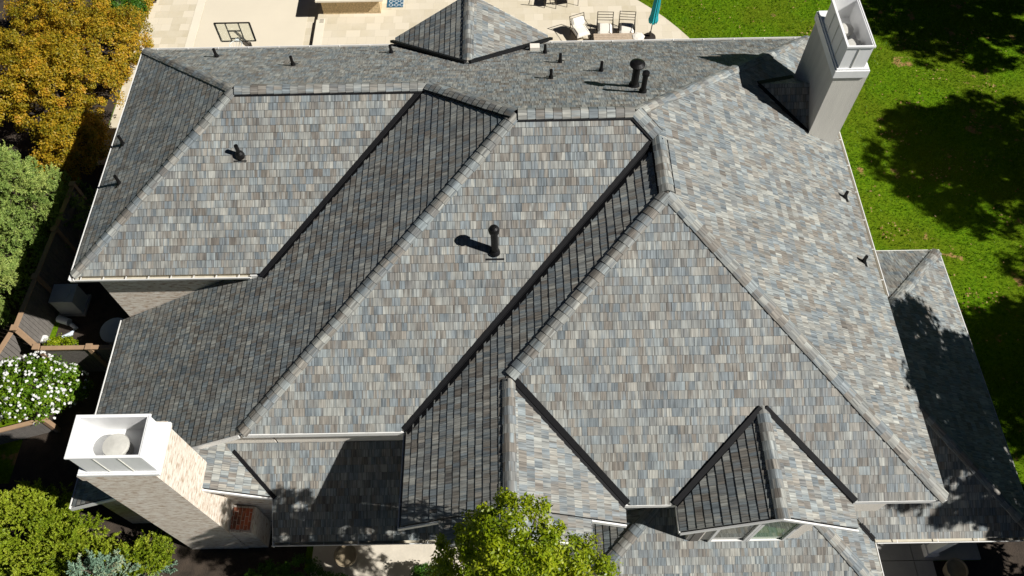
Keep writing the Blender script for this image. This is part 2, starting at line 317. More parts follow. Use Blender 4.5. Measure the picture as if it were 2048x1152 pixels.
def clip(poly, a, n):
    out = []
    for i in range(len(poly)):
        p, q = poly[i], poly[(i + 1) % len(poly)]
        dp = (p[0] - a[0]) * n[0] + (p[1] - a[1]) * n[1]; dq = (q[0] - a[0]) * n[0] + (q[1] - a[1]) * n[1]
        if dp >= 0: out.append(p)
        if (dp >= 0) != (dq >= 0):
            t = dp / (dp - dq); out.append((p[0] + (q[0] - p[0]) * t, p[1] + (q[1] - p[1]) * t))
    return out
EXP = 0.200
def roof(pl, pieces, ref, parent, name='roof_slope', e=EXP, th=0.0130, label=None):
    """pl: plane key. pieces: list of convex polygons [(pt, inset of the edge that starts here), ...]. ref: a point on the eave line."""
    n = nrm(pl); h = Vector((n.x, n.y, 0)).normalized(); u = Vector((-h.y, h.x, 0)); vv = n.cross(u)
    if vv.z < 0: u = -u; vv = n.cross(u)
    ref = Vector(ref); o0 = ref
    mb = MB(); key = sum(ord(c) * (i + 3) for i, c in enumerate(pl)) * 1000
    for pc in pieces:
        pts = [Vector(p[0]) for p in pc]; ins = [p[1] for p in pc]
        q = [((p - o0).dot(u), (p - o0).dot(vv)) for p in pts]
        area = sum(q[i][0] * q[(i + 1) % len(q)][1] - q[(i + 1) % len(q)][0] * q[i][1] for i in range(len(q)))
        if area < 0:
            q = q[::-1]; ins = ins[::-1]; ins = ins[1:] + ins[:1]
        N = len(q); hp = []
        for i in range(N):
            a, b, c = q[i - 1], q[i], q[(i + 1) % N]
            if (b[0] - a[0]) * (c[1] - b[1]) - (b[1] - a[1]) * (c[0] - b[0]) < -1e-4: print('REFLEX', pl, i, pts)
        for i in range(N):
            a, b = q[i], q[(i + 1) % N]; dx, dy = b[0] - a[0], b[1] - a[1]; L = math.hypot(dx, dy)
            nn = (-dy / L, dx / L); hp.append(((a[0] + nn[0] * ins[i], a[1] + nn[1] * ins[i]), nn))
        base = [(-99, -99), (99, -99), (99, 99), (-99, 99)]
        for a, nn in hp: base = clip(base, a, nn)
        if len(base) < 3: continue
        W = lambda s, t, hh: o0 + u * s + vv * t + n * hh
        b3 = [W(s, t, -0.006) for s, t in base]
        mb.prism(b3[::-1], n * -0.10, 1)
        umin, umax = min(p[0] for p in base), max(p[0] for p in base); vmin, vmax = min(p[1] for p in base), max(p[1] for p in base)
        for k in range(math.floor(vmin / e) - 1, math.ceil(vmax / e) + 1):
            rg = random.Random(key + k); s = -30 + rg.random() * 0.3; v0 = k * e; t0 = th * (0.85 + 0.3 * rg.random())
            while s < umax:
                wd = rg.choice((0.13, 0.17, 0.20, 0.22, 0.24, 0.26)); col = (rg.random(), rg.random(), rg.random()); jt = rg.uniform(-0.002, 0.002); jv = rg.uniform(-0.003, 0.003)
                s0 = s; s += wd
                if s < umin: continue
                g = 0.0035
                P = [(s0 + g, v0 + jv), (s - g, v0 + jv), (s - g, v0 + e + 0.004), (s0 + g, v0 + e + 0.004)]
                for a, nn in hp:
                    P = clip(P, a, nn)
                    if len(P) < 3: break
                if len(P) < 3: continue
                hh = lambda t: 0.001 + (t0 + jt) * max(0.0, 1 - (t - v0) / e)
                top = [W(a, b, hh(b)) for a, b in P]; bot = [W(a, b - (0.010 if b < v0 + jv + 1e-4 else 0), -0.006) for a, b in P]
                uv = [(a, b) for a, b in P]
                mb.face(top, uv, col, 0)
                for i in range(len(P)):
                    j = (i + 1) % len(P); mb.face([bot[i], bot[j], top[j], top[i]], [uv[i], uv[j], uv[j], uv[i]], col, 1 if P[i][1] < v0 + jv + 1e-4 and P[j][1] < v0 + jv + 1e-4 else 0)  # dark cut edge of each tile, widened to stand in for the shadow line
    return mb.build(name, ['tile', 'under'], parent, label=label)
def caps(a, b, pa, pb, parent, wd=0.15, step=0.21, lift=0.030, vent_or_shade=False, name='ridge_cap', t=0.012):
    a, b = Vector(a), Vector(b)
    if a.z > b.z + 0.01: a, b = b, a
    d = (b - a); L = d.length; d.normalize(); na, nb = nrm(pa), nrm(pb); nv = (na + nb).normalized()
    sa = d.cross(na); sb = d.cross(nb)
    if sa.dot(nb) > 0: sa = -sa
    if sb.dot(na) > 0: sb = -sb
    mb = MB(); N = max(1, round(L / step)); st = L / N
    def prof(s, l, w2):
        p = a + d * s
        return [p + sa * w2 + na * l, p + sa * w2 * 0.55 + na * (l + 0.006), p + sa * 0.02 + nv * (l * 1.12), p + sb * 0.02 + nv * (l * 1.12), p + sb * w2 * 0.55 + nb * (l + 0.006), p + sb * w2 + nb * l]
    for i in range(N):
        jx = random.uniform(-0.008, 0.008); w2 = wd + random.uniform(-0.006, 0.006); c = (random.random(), random.random(), random.random())
        p0 = prof(i * st + jx, lift + t, w2); p1 = prof((i + 1) * st + 0.03, lift, w2 * 0.97)
        for k in range(5):
            ww = [0, .07, .14, .16, .23, .3]
            mb.face([p0[k], p0[k + 1], p1[k + 1], p1[k]], [(ww[k], i * st), (ww[k + 1], i * st), (ww[k + 1], i * st + st), (ww[k], i * st + st)], c)
        lo0 = [q - nv * 0.028 for q in p0]; lo1 = [q - nv * 0.028 for q in p1]
        for k in range(5): mb.face([lo0[k], lo0[k + 1], p0[k + 1], p0[k]], None, c)
        mb.face([lo1[0], lo0[0], p0[0], p1[0]], None, c); mb.face([lo0[5], lo1[5], p1[5], p0[5]], None, c)
    if vent_or_shade or True:
        wv = wd + (0.05 if vent_or_shade else -0.02); l2 = lift - (0.012 if vent_or_shade else 0.006)
        for s, nn in ((sa, na), (sb, nb)):
            q = [a + s * wv + nn * 0.0, a + s * wv + nn * l2, a + nv * l2, a - nv * 0.02]
            mb.prism(q, b - a, 1)
    return mb.build(name, ['tile', 'black'], parent)
def valley(a, b, pa, pb, parent, wa=0.10, wb=0.10, ha=0.020, hb=0.012, name='valley_flashing'):
    """open metal trough lying on both roof planes with a raised centre crimp"""
    a, b = Vector(a), Vector(b); d = (b - a).normalized(); na, nb = nrm(pa), nrm(pb)
    sa = d.cross(na); sb = d.cross(nb)
    if sa.dot(nb) < 0: sa = -sa
    if sb.dot(na) < 0: sb = -sb
    nv = (na + nb).normalized(); mb = MB()
    for s, nn, wv, hh in ((sa, na, wa, ha), (sb, nb, wb, hb)):
        if wv <= 0: continue
        mb.prism([a + nn * 0.0, a + nn * hh, a + s * wv + nn * hh, a + s * wv + nn * 0.0], b - a)
    mb.prism([a + sa * 0.018, a + nv * 0.035, a + sb * 0.018], b - a)
    return mb.build(name, 'black', parent)
def gutter(a, b, out, parent, wd=0.13, dp=0.11, hang=0.95, name='gutter'):
    """a-b is the OUTER lip line; the trough lies inward"""
    a, b, o = Vector(a), Vector(b), Vector(out); z = Vector((0, 0, 1)); d = b - a; mb = MB()
    pr = [(-wd, -0.005), (-wd, -dp), (-0.02, -dp), (0, -0.03), (0, 0.0), (-0.022, 0.0), (-0.022, -0.018), (-0.03, -dp + 0.015), (-wd + 0.012, -dp + 0.015), (-wd + 0.012, -0.005)]
    P0 = [a + o * x + z * y for x, y in pr]; P1 = [p + d for p in P0]
    for i in range(len(pr)):
        j = (i + 1) % len(pr); mb.poly([P0[j], P0[i], P1[i], P1[j]], 1 if i in (7, 8) else 0)
    mb.face(P0); mb.face(P1[::-1])
    L = d.length; N = max(1, int(L / hang)); dn = d.normalized()
    for k in range(N):
        c = a + dn * (L * (k + 0.5) / N) + z * -0.006; mb.bar(c - o * 0.005, c - o * (wd + 0.03), 0.022, 0.008)
    return mb.build(name, ['white', 'trough'], parent)
def board(a, b, out, parent, h=0.16, th=0.03, drop=0.0, name='fascia', mat='white'):
    a, b, o = Vector(a), Vector(b), Vector(out); z = Vector((0, 0, 1)); mb = MB()
    mb.prism([a - z * drop, a - z * drop + o * th, a - z * (drop + h) + o * th, a - z * (drop + h)], b - a)
    return mb.build(name, mat, parent)

# ------------------------------------------------------------------ THE HOUSE
house = thing('house', (0, 12, G), 'large house under a grey and brown mottled shingle roof of many hips and valleys', 'house')
GI = 0.10
# upper slopes
roof('N', [[((C1), 0), (P1, -0.0), (P2, 0), (on('N', P2.x, yb), GI)][::1], [(on('N', P2.x, yb), 0), (P2, 0), (P3, 0), (P4, 0), (C4, GI)]], C1 - Vector((0, GI - 0.03, 0)), house)
roof('W1', [[(C1, GI), (C2, 0), (P1, 0)]], on('W1', xw + GI - 0.03, 12), house)
roof('S1', [[(C2, GI), (V1, 0.09), (P2, 0), (P1, 0)]], on('S1', 0, y1 + GI - 0.03), house)
wmx = -11.9685
yR, yG, yWl = 6.86, 6.04, 11.74
roof('WM', [[(P2, 0.09), (V1, 0), (on('WM', V1.x, yR), 0), (on('WM', A1.x, yR), 0), (P3, 0)],
            [(on('WM', V1.x, yWl), 0), (on('WM', wmx, yWl), GI), (on('WM', wmx, yR), 0), (on('WM', V1.x, yR), 0)],
            [(on('WM', wmx, yR), GI), (on('WM', wmx, yG), 0.03), (on('WM', XF, yG), 0), (on('WM', XF, yR), 0)]], on('WM', wmx + GI - 0.03, 8), house)
roof('S2', [[(A1, 0), (A2, 0.09), (P5, 0), (P4, 0), (P3, 0)]], A1, house)
EH = X3('SB', 'E', (0, 1, 0, 10.42))
roof('E', [[(on('E', xe, P5.y), 0.07), (C4, 0), (P4, 0), (P5, 0)], [(on('E', xe, P6.y), 0.07), (on('E', xe, P5.y), 0), (P5, 0), (P6, 0)], [(on('E', xe, 10.42), 0.07), (on('E', xe, P6.y), 0), (P6, 0), (EH, 0)], [(C3, 0), (on('E', xe, 10.42), 0), (EH, 0)]], on('E', xe - 0.02, 8), house)
yv = on('WB', xr, 0); yvx = A2.y + (xr - A2.x) * (P5.y - A2.y) / (P5.x - A2.x)
xl2 = -2.70
G2Y = 4.60; G2E = 4.05
roof('WB', [[(on('WB', xl2, A2.y), GI), (on('WB', xl2, G2Y), 0.03), (on('WB', xr, G2Y), 0), (on('WB', xr, yvx), 0.09)],
            [(on('WB', xr, yvx), 0), (R1, 0), (P6, 0), (P5, 0.09)],
            [(on('WB', -1.72, G2Y), 0), (on('WB', -1.72, G2E), 0), (on('WB', xr, G2E), 0), (on('WB', xr, G2Y), 0)]], on('WB', xl2 + GI - 0.03, 5), house)
roof('SB', [[(R1, 0.09), (V2, 0), (C3, 0), (P6, 0)]], V2, house)
roof('EG', [[(R1, 0), (on('EG', xr, G2Y), 0.03), (on('EG', 2.44, G2Y), 0), (V2, 0.09)],
            [(on('EG', xr, G2Y), 0), (on('EG', xr, G2E), 0), (on('EG', 1.63, G2E), 0), (on('EG', 1.63, G2Y), 0)]], V2, house)
# lower slopes
wy = 7.28
roof('EF', [[(on('EF', XF, wy), 0), (on('EF', XF, yG), 0.03), (on('EF', -6.37, yG), 0.02), (on('EF', -7.55, wy), 0)]], on('EF', -6.37, 6), house)
roof('L1', [[(on('L1', -6.39, 4.955), GI), (on('L1', -1.0, 4.955), 0), (on('L1', -1.0, 6.04), 0), (on('L1', -6.39, 6.04), 0.02)], [(on('L1', -6.39, 6.04), 0), (on('L1', -1.0, 6.04), 0), (on('L1', -1.0, wy), 0), (on('L1', -7.62, wy), 0.0)]], on('L1', 0, 4.955 + GI - 0.03), house)
apx = X3('PN', 'PE', (1, 0, 0, 9.3)); aps = X3('PS', 'PE', (1, 0, 0, 9.3)); cne = X3('PN', 'PE', Zp(LZ)); cse = X3('PS', 'PE', Zp(LZ))
roof('PN', [[(on('PN', 9.3, 13.83), 0), (apx, 0), (cne, GI)]], on('PN', 9.3, 13.83 - GI + 0.03), house)
roof('PE', [[(cse, GI), (cne, 0), (apx, 0), (aps, 0)]], on('PE', 13.52 - GI + 0.03, 9), house)
pv0 = X3('PS', 'LE', Zp(LZ)); pv1 = X3('PS', 'LE', (0, 1, 0, 5.5))
roof('PS', [[(on('PS', 9.3, pv0.y), GI), (cse, 0), (aps, 0)], [(pv0, GI), (on('PS', 9.3, pv0.y), 0), (on('PS', 9.3, 5.5), 0), (pv1, 0.05)]], on('PS', 9, 4.775 + GI - 0.03), house)
lse = X3('LS', 'LE', Zp(LZ)); lsw = X3('LS', 'LW', Zp(LZ)); lh = X3('LS', 'LE', (0, 1, 0, 5.5)); lhw = X3('LS', 'LW', (0, 1, 0, 5.5))
roof('LE', [[(lse, GI), (pv0, 0.05), (pv1, 0), (lh, 0)]], on('LE', 9.27 - GI + 0.03, 5), house)
roof('LS', [[(lsw, 0), (lse, 0), (lh, 0), (lhw, 0)]], on('LS', 5, 3.35), house)
roof('LW', [[(on('LW', 1.32, 5.5), 0), (lsw, 0), (lhw, 0)]], on('LW', 1.32, 5), house)
# ridge and hip caps
lift = Vector((0, 0, 0.0))
for a, b, pa, pb, vt in ((C1, P1, 'N', 'W1', 0), (C2, P1, 'W1', 'S1', 0), (P1, P2, 'N', 'S1', 1), (P2, P3, 'N', 'WM', 1), (P3, P4, 'N', 'S2', 1), (A1, P3, 'WM', 'S2', 0),  # between the two rear ridges the black strip stands for shade, no vent
                         (P4, C4, 'N', 'E', 0), (P5, P4, 'S2', 'E', 1), (P6, P5, 'WB', 'E', 1), (R1, P6, 'WB', 'SB', 0), (C3, P6, 'SB', 'E', 0), (on('WB', xr, G2E), R1, 'WB', 'EG', 0),
                         (on('WM', XF, yG), on('WM', XF, yR), 'WM', 'EF', 0), (cne, apx, 'PN', 'PE', 0), (cse, aps, 'PE', 'PS', 0), (lse, lh, 'LS', 'LE', 0), (lsw, lhw, 'LW', 'LS', 0)):
    d = (Vector(b) - Vector(a)).normalized(); k = 0.05; k0_ = 0.17 if min(abs((Vector(q) - Vector(a)).length) for q in (C1, C2, cne, cse)) < 0.01 else k
    caps(Vector(a) + d * k0_, Vector(b) - d * k, pa, pb, house, vent_or_shade=bool(vt), lift=0.056 if vt else 0.028, wd=0.17 if vt else 0.155)
# valleys
valley(V1, P2, 'S1', 'WM', house, 0.12, 0.13)
valley(A2, P5, 'S2', 'WB', house, 0.13, 0.14)
valley(V2, R1, 'SB', 'EG', house, 0.15, 0.10)
valley(on('EF', -6.33, 6.02), on('EF', -7.40, 7.10), 'L1', 'EF', house, 0.09, 0.03, 0.05, 0.03)
valley(pv0 + (pv1 - pv0) * 0.12, pv1 - (pv1 - pv0) * 0.42, 'LE', 'PS', house, 0.08, 0.08)
# gutters and fascias
gutter((C4.x, yb, 0.02), (C1.x, yb, 0.02), (0, 1, 0), house)
gutter((xw, C1.y, 0.025), (xw, C2.y, 0.025), (-1, 0, 0), house)
gutter((xw, y1, -0.02), (V1.x - 0.35, y1, -0.02), (0, -1, 0), house, wd=0.16, hang=0.55)
board((V1.x - 0.36, y1 + 0.10, -0.03), (V1.x + 0.05, y1 + 0.10, -0.03), (0, -1, 0), house)
gutter((xe + 0.06, 10.42, 0.0), (xe + 0.06, C4.y, 0.0), (1, 0, 0), house, wd=0.15)
board((xe - 0.03, C3.y, -0.02), (xe - 0.03, 10.41, -0.02), (1, 0, 0), house)
gutter((wmx, 6.02, LZ + 0.03), (wmx, yWl, LZ + 0.03), (-1, 0, 0), house)
gutter((xl2, G2Y - 0.03, 0.02), (xl2, A2.y - 0.02, 0.02), (-1, 0, 0), house, wd=0.14)
gutter((-6.42, 4.955, LZ - 0.02), (-1.0, 4.955, LZ - 0.02), (0, -1, 0), house, hang=0.9)
gutter((9.27, 13.83, LZ - 0.02), (13.52, 13.83, LZ - 0.02), (0, 1, 0), house)
gutter((13.52, 4.80, LZ - 0.02), (13.52, 13.80, LZ - 0.02), (1, 0, 0), house)
gutter((9.30, 4.775, LZ - 0.02), (13.5, 4.775, LZ - 0.02), (0, -1, 0), house, wd=0.16)
gutter((9.27, 3.35, LZ - 0.02), (9.27, 4.80, LZ - 0.02), (1, 0, 0), house)
board((A1.x + 0.02, A1.y + 0.03, A1.z - 0.035), (A2.x - 0.02, A2.y + 0.03, A2.z - 0.035), (0, -1, 0), house, 0.17, 0.05)
board((V2.x, y3 + 0.03, -0.03), (3.60, y3 + 0.03, -0.03), (0, -1, 0), house, 0.17, 0.04)
board((7.64, y3 + 0.03, -0.03), (C3.x - 0.02, y3 + 0.03, -0.03), (0, -1, 0), house, 0.17, 0.04)
def rake(a, b, out, parent, h=0.15, th=0.035, name='rake_trim'): return board(Vector(a) + Vector((0, 0, -0.012)), Vector(b) + Vector((0, 0, -0.012)), out, parent, h, th, 0, name)
rake(on('WM', A1.x - 0.05, yR), on('WM', XF + 0.1, yR), (0, -1, 0), house, 0.17)
rake(on('WM', wmx, yG), on('WM', XF, yG), (0, -1, 0), house)
rake(on('EF', XF, yG), on('EF', -6.36, yG), (0, -1, 0), house)
rake(on('L1', -6.37, 4.955), on('L1', -6.37, 6.0), (-1, 0, 0), house, 0.13, 0.02)
rake(on('WB', xl2, G2Y), on('WB', -1.72, G2Y), (0, -1, 0), house)
rake(on('EG', 1.63, G2Y), on('EG', 2.45, G2Y), (0, -1, 0), house, 0.16)
rake(on('WB', -1.72, G2E), on('WB', xr, G2E), (0, -1, 0), house); rake(on('EG', xr, G2E), on('EG', 1.63, G2E), (0, -1, 0), house)
# walls (each mass of masonry)
def wall(pts, d, mat, label=None):
    mb = MB(); mb.prism(pts, d); return mb.build('wall', mat, house, label=label)
def wbox(x0, x1, yy0, yy1, z0, z1, mat, label=None):
    mb = MB(); mb.box(x0, x1, yy0, yy1, z0, z1); return mb.build('wall', mat, house, label=label)
wbox(-11.62, -5.9, 11.77, 19.72, G, -0.13, 'brick', 'whitewashed brick wall below the left wing eave')
pw = lambda x: on('WM', x, 0).z - 0.16
wall([(-11.55, 7.28, G), (-6.25, 7.28, G), (-6.25, 7.28, pw(-6.25)), (-11.55, 7.28, pw(-11.55))], (0, 4.4, 0), 'cream')
wall([(-11.5, 6.32, G), (-6.55, 6.32, G), (-6.55, 6.32, on('EF', -6.55, 0).z - 0.16), (XF, 6.32, ZF - 0.16), (-11.5, 6.32, pw(-11.5))], (0, 0.95, 0), 'brick')
wbox(-6.20, 9.29, 7.285, 19.70, G, -0.14, 'cream')
wall([(-2.25, 5.95, G), (2.05, 5.95, G), (2.05, 5.95, 0.08), (xr, 5.95, 1.30), (-2.25, 5.95, 0.14)], (0, 1.4, 0), 'cream')
wbox(2.06, 9.285, 5.50, 7.27, G, -0.15, 'cream', 'cream stucco wall under the front eave')
wbox(2.9, 8.75, 3.85, 5.49, G, LZ - 0.12, 'cream')
wbox(-6.0, -2.3, 6.4, 7.27, G, LZ - 0.1, 'cream')
# porch columns on the right
for cx, cy in ((11.85, 5.12), (13.2, 9.3), (13.2, 13.4)):
    mb = MB(); mb.box(cx - 0.12, cx + 0.12, cy - 0.12, cy + 0.12, G + 0.1, LZ - 0.12); mb.box(cx - 0.17, cx + 0.17, cy - 0.17, cy + 0.17, G + 0.1, G + 0.35); mb.build('porch_column', 'white', house)

# front dormer with two windows
mb = MB(); DF = 4.75
mb.prism([(4.18, DF, -2.36), (6.98, DF, -2.36), (6.98, DF, on('DE', 6.98, 0).z - 0.14), (DX, DF, DZ - 0.14), (4.18, DF, on('DW', 4.18, 0).z - 0.14)], (0, 1.2, 0))
dorm = mb.build('dormer', 'cream', house, label='gabled front dormer with a two-pane window')
dw0, de0 = 3.63, 7.61
db = on('SB', DX, y3 + DZ / sS)
roof('DW', [[(on('DW', DX, DY), 0), (db, 0.06), (on('DW', dw0, y3 + 0.0), 0), (on('DW', dw0, DY), 0.03)]], on('DW', dw0, 5), dorm)
roof('DE', [[(on('DE', DX, DY), 0.03), (on('DE', de0, DY), 0), (on('DE', de0, y3), 0.06), (db, 0)]], on('DE', de0, 5), dorm)
caps((DX, DY - 0.01, DZ), (DX, db.y + 0.05, DZ), 'DW', 'DE', dorm, wd=0.16)
valley((dw0 - 0.02, y3 - 0.02, 0.0), db + Vector((0, -0.05, -0.03)), 'SB', 'DW', dorm, 0.13, 0.05, 0.055, 0.02)
valley((de0 + 0.02, y3 - 0.02, 0.0), db + Vector((0, -0.05, -0.03)), 'SB', 'DE', dorm, 0.13, 0.05, 0.055, 0.02)
rake(on('DW', dw0, DY), on('DW', DX, DY), (0, -1, 0), dorm, 0.10); rake(on('DE', DX, DY), on('DE', de0, DY), (0, -1, 0), dorm, 0.10)
board((dw0 - 0.0, DY, 0.0), (dw0 - 0.0, y3, 0.0), (-1, 0, 0), dorm, 0.12, 0.03)
mb = MB()   # soffit boards under the gable overhang
mb.prism([on('DW', dw0 + 0.05, DY + 0.01) - Vector((0, 0, 0.13)), on('DW', DX, DY + 0.01) - Vector((0, 0, 0.13)), on('DW', DX, DF) - Vector((0, 0, 0.13)), on('DW', dw0 + 0.05, DF) - Vector((0, 0, 0.13))], (0, 0, 0.02))
mb.prism([on('DE', de0 - 0.05, DY + 0.01) - Vector((0, 0, 0.13)), on('DE', DX, DY + 0.01) - Vector((0, 0, 0.13)), on('DE', DX, DF) - Vector((0, 0, 0.13)), on('DE', de0 - 0.05, DF) - Vector((0, 0, 0.13))], (0, 0, 0.02))
mb.build('soffit', 'white', dorm)
def window(x0, x1, z0, zl, zr, glass):
    """pane with a sloped head inside a white frame, set in the dormer front"""
    mb = MB(); y = DF - 0.012; f = 0.07
    fr = [(x0, z0), (x1, z0), (x1, zr), (x0, zl)]; g = [(x0 + f, z0 + f), (x1 - f, z0 + f), (x1 - f, zr - f), (x0 + f, zl - f)]
    mb.prism([(a, y, b) for a, b in g], (0, 0.006, 0), 1)
    for i in range(4):
        j = (i + 1) % 4; mb.prism([(fr[i][0], y - 0.045, fr[i][1]), (fr[j][0], y - 0.045, fr[j][1]), (g[j][0], y - 0.045, g[j][1]), (g[i][0], y - 0.045, g[i][1])], (0, 0.056, 0), 0)
    return mb.build('window', ['white', glass], dorm)
window(4.72, 5.66, -2.21, -0.55, -0.15, 'pane_dark'); window(5.67, 6.62, -2.21, -0.15, -0.50, 'pane_reflection')
mb = MB(); mb.box(4.28, 4.48, DF - 0.03, DF - 0.002, -2.2, -1.3); mb.build('louvre', 'board', dorm)
mb = MB(); mb.box(4.16, 7.0, DF - 0.06, DF - 0.001, -2.36, -2.27); mb.build('sill', 'white', dorm)

# rear dormer
tb = on('N', TX, yb - TZ / sN); ty = 20.50
mb = MB(); mb.prism([(-3.2, 20.0, G), (0.7, 20.0, G), (0.7, 20.0, 0.15), (TX, 20.0, 1.18), (-3.2, 20.0, 0.15)], (0, -0.9, 0))
rd = mb.build('dormer', 'cream', house, label='rear gable dormer over the patio')
apN = Vector((TX, 20.92, TZ)); wl = on('TW', -3.74, ty); el = on('TE', 1.26, ty)
roof('TW', [[(tb, 0.08), (on('TW', -3.74, yb + 0.1), 0), (wl, 0.0), (apN, 0)][::-1]], on('TW', -3.74, 20), rd)
roof('TE', [[(tb, 0), (apN, 0), (el, 0), (on('TE', 1.26, yb + 0.1), 0.08)]], on('TE', 1.26, 20), rd)
caps(tb - Vector((0, 0.03, 0)), apN, 'TW', 'TE', rd, wd=0.17)
valley(Vector((-3.80, yb + 0.14, -0.03)), tb + Vector((0.0, 0, -0.02)), 'N', 'TW', rd, 0.13, 0.06, 0.075, 0.03)
valley(Vector((1.32, yb + 0.14, -0.03)), tb + Vector((0.0, 0, -0.02)), 'N', 'TE', rd, 0.13, 0.06, 0.075, 0.03)
board(wl + Vector((0, 0, -0.012)), apN + Vector((0, 0, -0.012)), (0, 1, 0), rd, 0.13, 0.03, 0, 'rake_trim'); board(el + Vector((0, 0, -0.012)), apN + Vector((0, 0, -0.012)), (0, 1, 0), rd, 0.13, 0.03, 0, 'rake_trim')

# left brick chimney
mb = MB()
mb.box(-9.55, -7.90, 5.54, 6.72, G, 0.95); mb.box(-9.58, -7.86, 5.51, 6.76, 0.95, 1.24)
ch = mb.build('chimney', 'brick', house, label='whitewashed brick chimney with a white open-topped metal cap')
mb = MB(); mb.prism([(-7.899, 5.56, G), (-7.32, 5.56, G), (-7.32, 5.56, -4.05), (-7.899, 5.56, -3.85)], (0, 0.72, 0)); mb.build('shoulder', 'brick', ch)
mb = MB(); mb.prism([(-7.86, 5.62, -3.86), (-7.38, 5.62, -4.03), (-7.38, 6.22, -4.03), (-7.86, 6.22, -3.86)], (0, 0, 0.03)); mb.build('shoulder_cap', 'redbrick', ch)
def metal_cap(x0, x1, yy0, yy1, z0, z1, parent, floor, seams, base):
    mb = MB(); t = 0.035
    bx0, bx1, by0, by1, bz0, bz1 = base
    mb.box(bx0, bx1, by0, by1, bz0, bz1); mb.box(bx0 + 0.03, bx1 - 0.03, by0 + 0.03, by1 - 0.03, bz1, bz1 + 0.05)
    mb.box(x0, x1, yy0, yy0 + t, z0, z1); mb.box(x0, x1, yy1 - t, yy1, z0, z1); mb.box(x0, x0 + t, yy0 + t, yy1 - t, z0, z1); mb.box(x1 - t, x1, yy0 + t, yy1 - t, z0, z1)
    l = 0.03   # folded lip round the top
    mb.box(x0 - l, x1 + l, yy0 - l, yy0 + 0.002, z1 - 0.04, z1 + 0.012); mb.box(x0 - l, x1 + l, yy1 - 0.002, yy1 + l, z1 - 0.04, z1 + 0.012)
    mb.box(x0 - l, x0 + 0.002, yy0, yy1, z1 - 0.039, z1 + 0.011); mb.box(x1 - 0.002, x1 + l, yy0, yy1, z1 - 0.039, z1 + 0.011)
    mb.box(x0 + t, x1 - t, yy0 + t, yy1 - t, floor - 0.02, floor)
    c = mb.build('chimney_cap', 'capmetal', parent)
    return c
cap1 = metal_cap(-9.28, -7.76, 5.56, 6.46, 1.25, 2.34, ch, 1.62, 2, (-9.52, -7.74, 5.50, 6.70, 1.245, 1.34))
def seams(lines, parent, par=None):
    for a, b in lines:
        mb = MB(); mb.bar(a, b, 0.018, 0.018); mb.build('standing_seam', 'flue', parent)
seams([((-8.78, 5.553, 1.42), (-8.78, 5.553, 2.29)), ((-8.26, 5.553, 1.42), (-8.26, 5.553, 2.29))], ch)
def flue(x, y, z0, z1, r, parent):
    mb = MB(); mb.lathe((x, y, 0), [(r * 0.86, z0), (r * 0.86, z1 - 0.09), (r, z1 - 0.10), (r * 1.03, z1 - 0.05), (r * 0.97, z1), (r * 0.55, z1 + 0.018), (0.001, z1 + 0.03)], 28)
    o = mb.build('flue', 'flue', parent); 
    for p in o.data.polygons: p.use_smooth = True
    return o
flue(-8.50, 5.93, 1.6, 2.02, 0.27, ch)
# right stucco chimney
mb = MB(); mb.box(8.53, 9.40, 15.40, 17.62, -1.0, 2.93)
ch2 = mb.build('chimney', 'stucco', house, label='tall grey stucco chimney with a long white metal cap')
metal_cap(8.54, 9.21, 15.42, 17.20, 2.95, 3.94, ch2, 3.35, 0, (8.47, 9.37, 15.35, 17.66, 2.93, 3.16))
seams([((8.533, y, 3.2), (8.533, y, 3.9)) for y in (15.85, 16.3, 16.75)] + [((8.86, 15.414, 3.2), (8.86, 15.414, 3.9))], ch2)
flue(8.90, 15.80, 3.3, 3.66, 0.22, ch2); flue(8.84, 16.45, 3.3, 3.62, 0.20, ch2)
k0 = X3('KS', 'KN', 'E')
roof('KS', [[(k0, 0), (X3('KS', 'E', (1, 0, 0, 8.53)), 0), (on('KS', 8.53, 16.53), 0)]], on('KS', 8.53, 15.5), ch2)
roof('KN', [[(k0, 0), (on('KN', 8.53, 16.53), 0), (X3('KN', 'E', (1, 0, 0, 8.53)), 0)]], on('KN', 8.53, 17.5), ch2)
ks = X3('KS', 'E', (1, 0, 0, 8.53)); kn = X3('KN', 'E', (1, 0, 0, 8.53))
valley(ks, k0, 'E', 'KS', ch2, 0.10, 0.05, 0.03, 0.02); valley(kn, k0, 'E', 'KN', ch2, 0.10, 0.05, 0.03, 0.02)

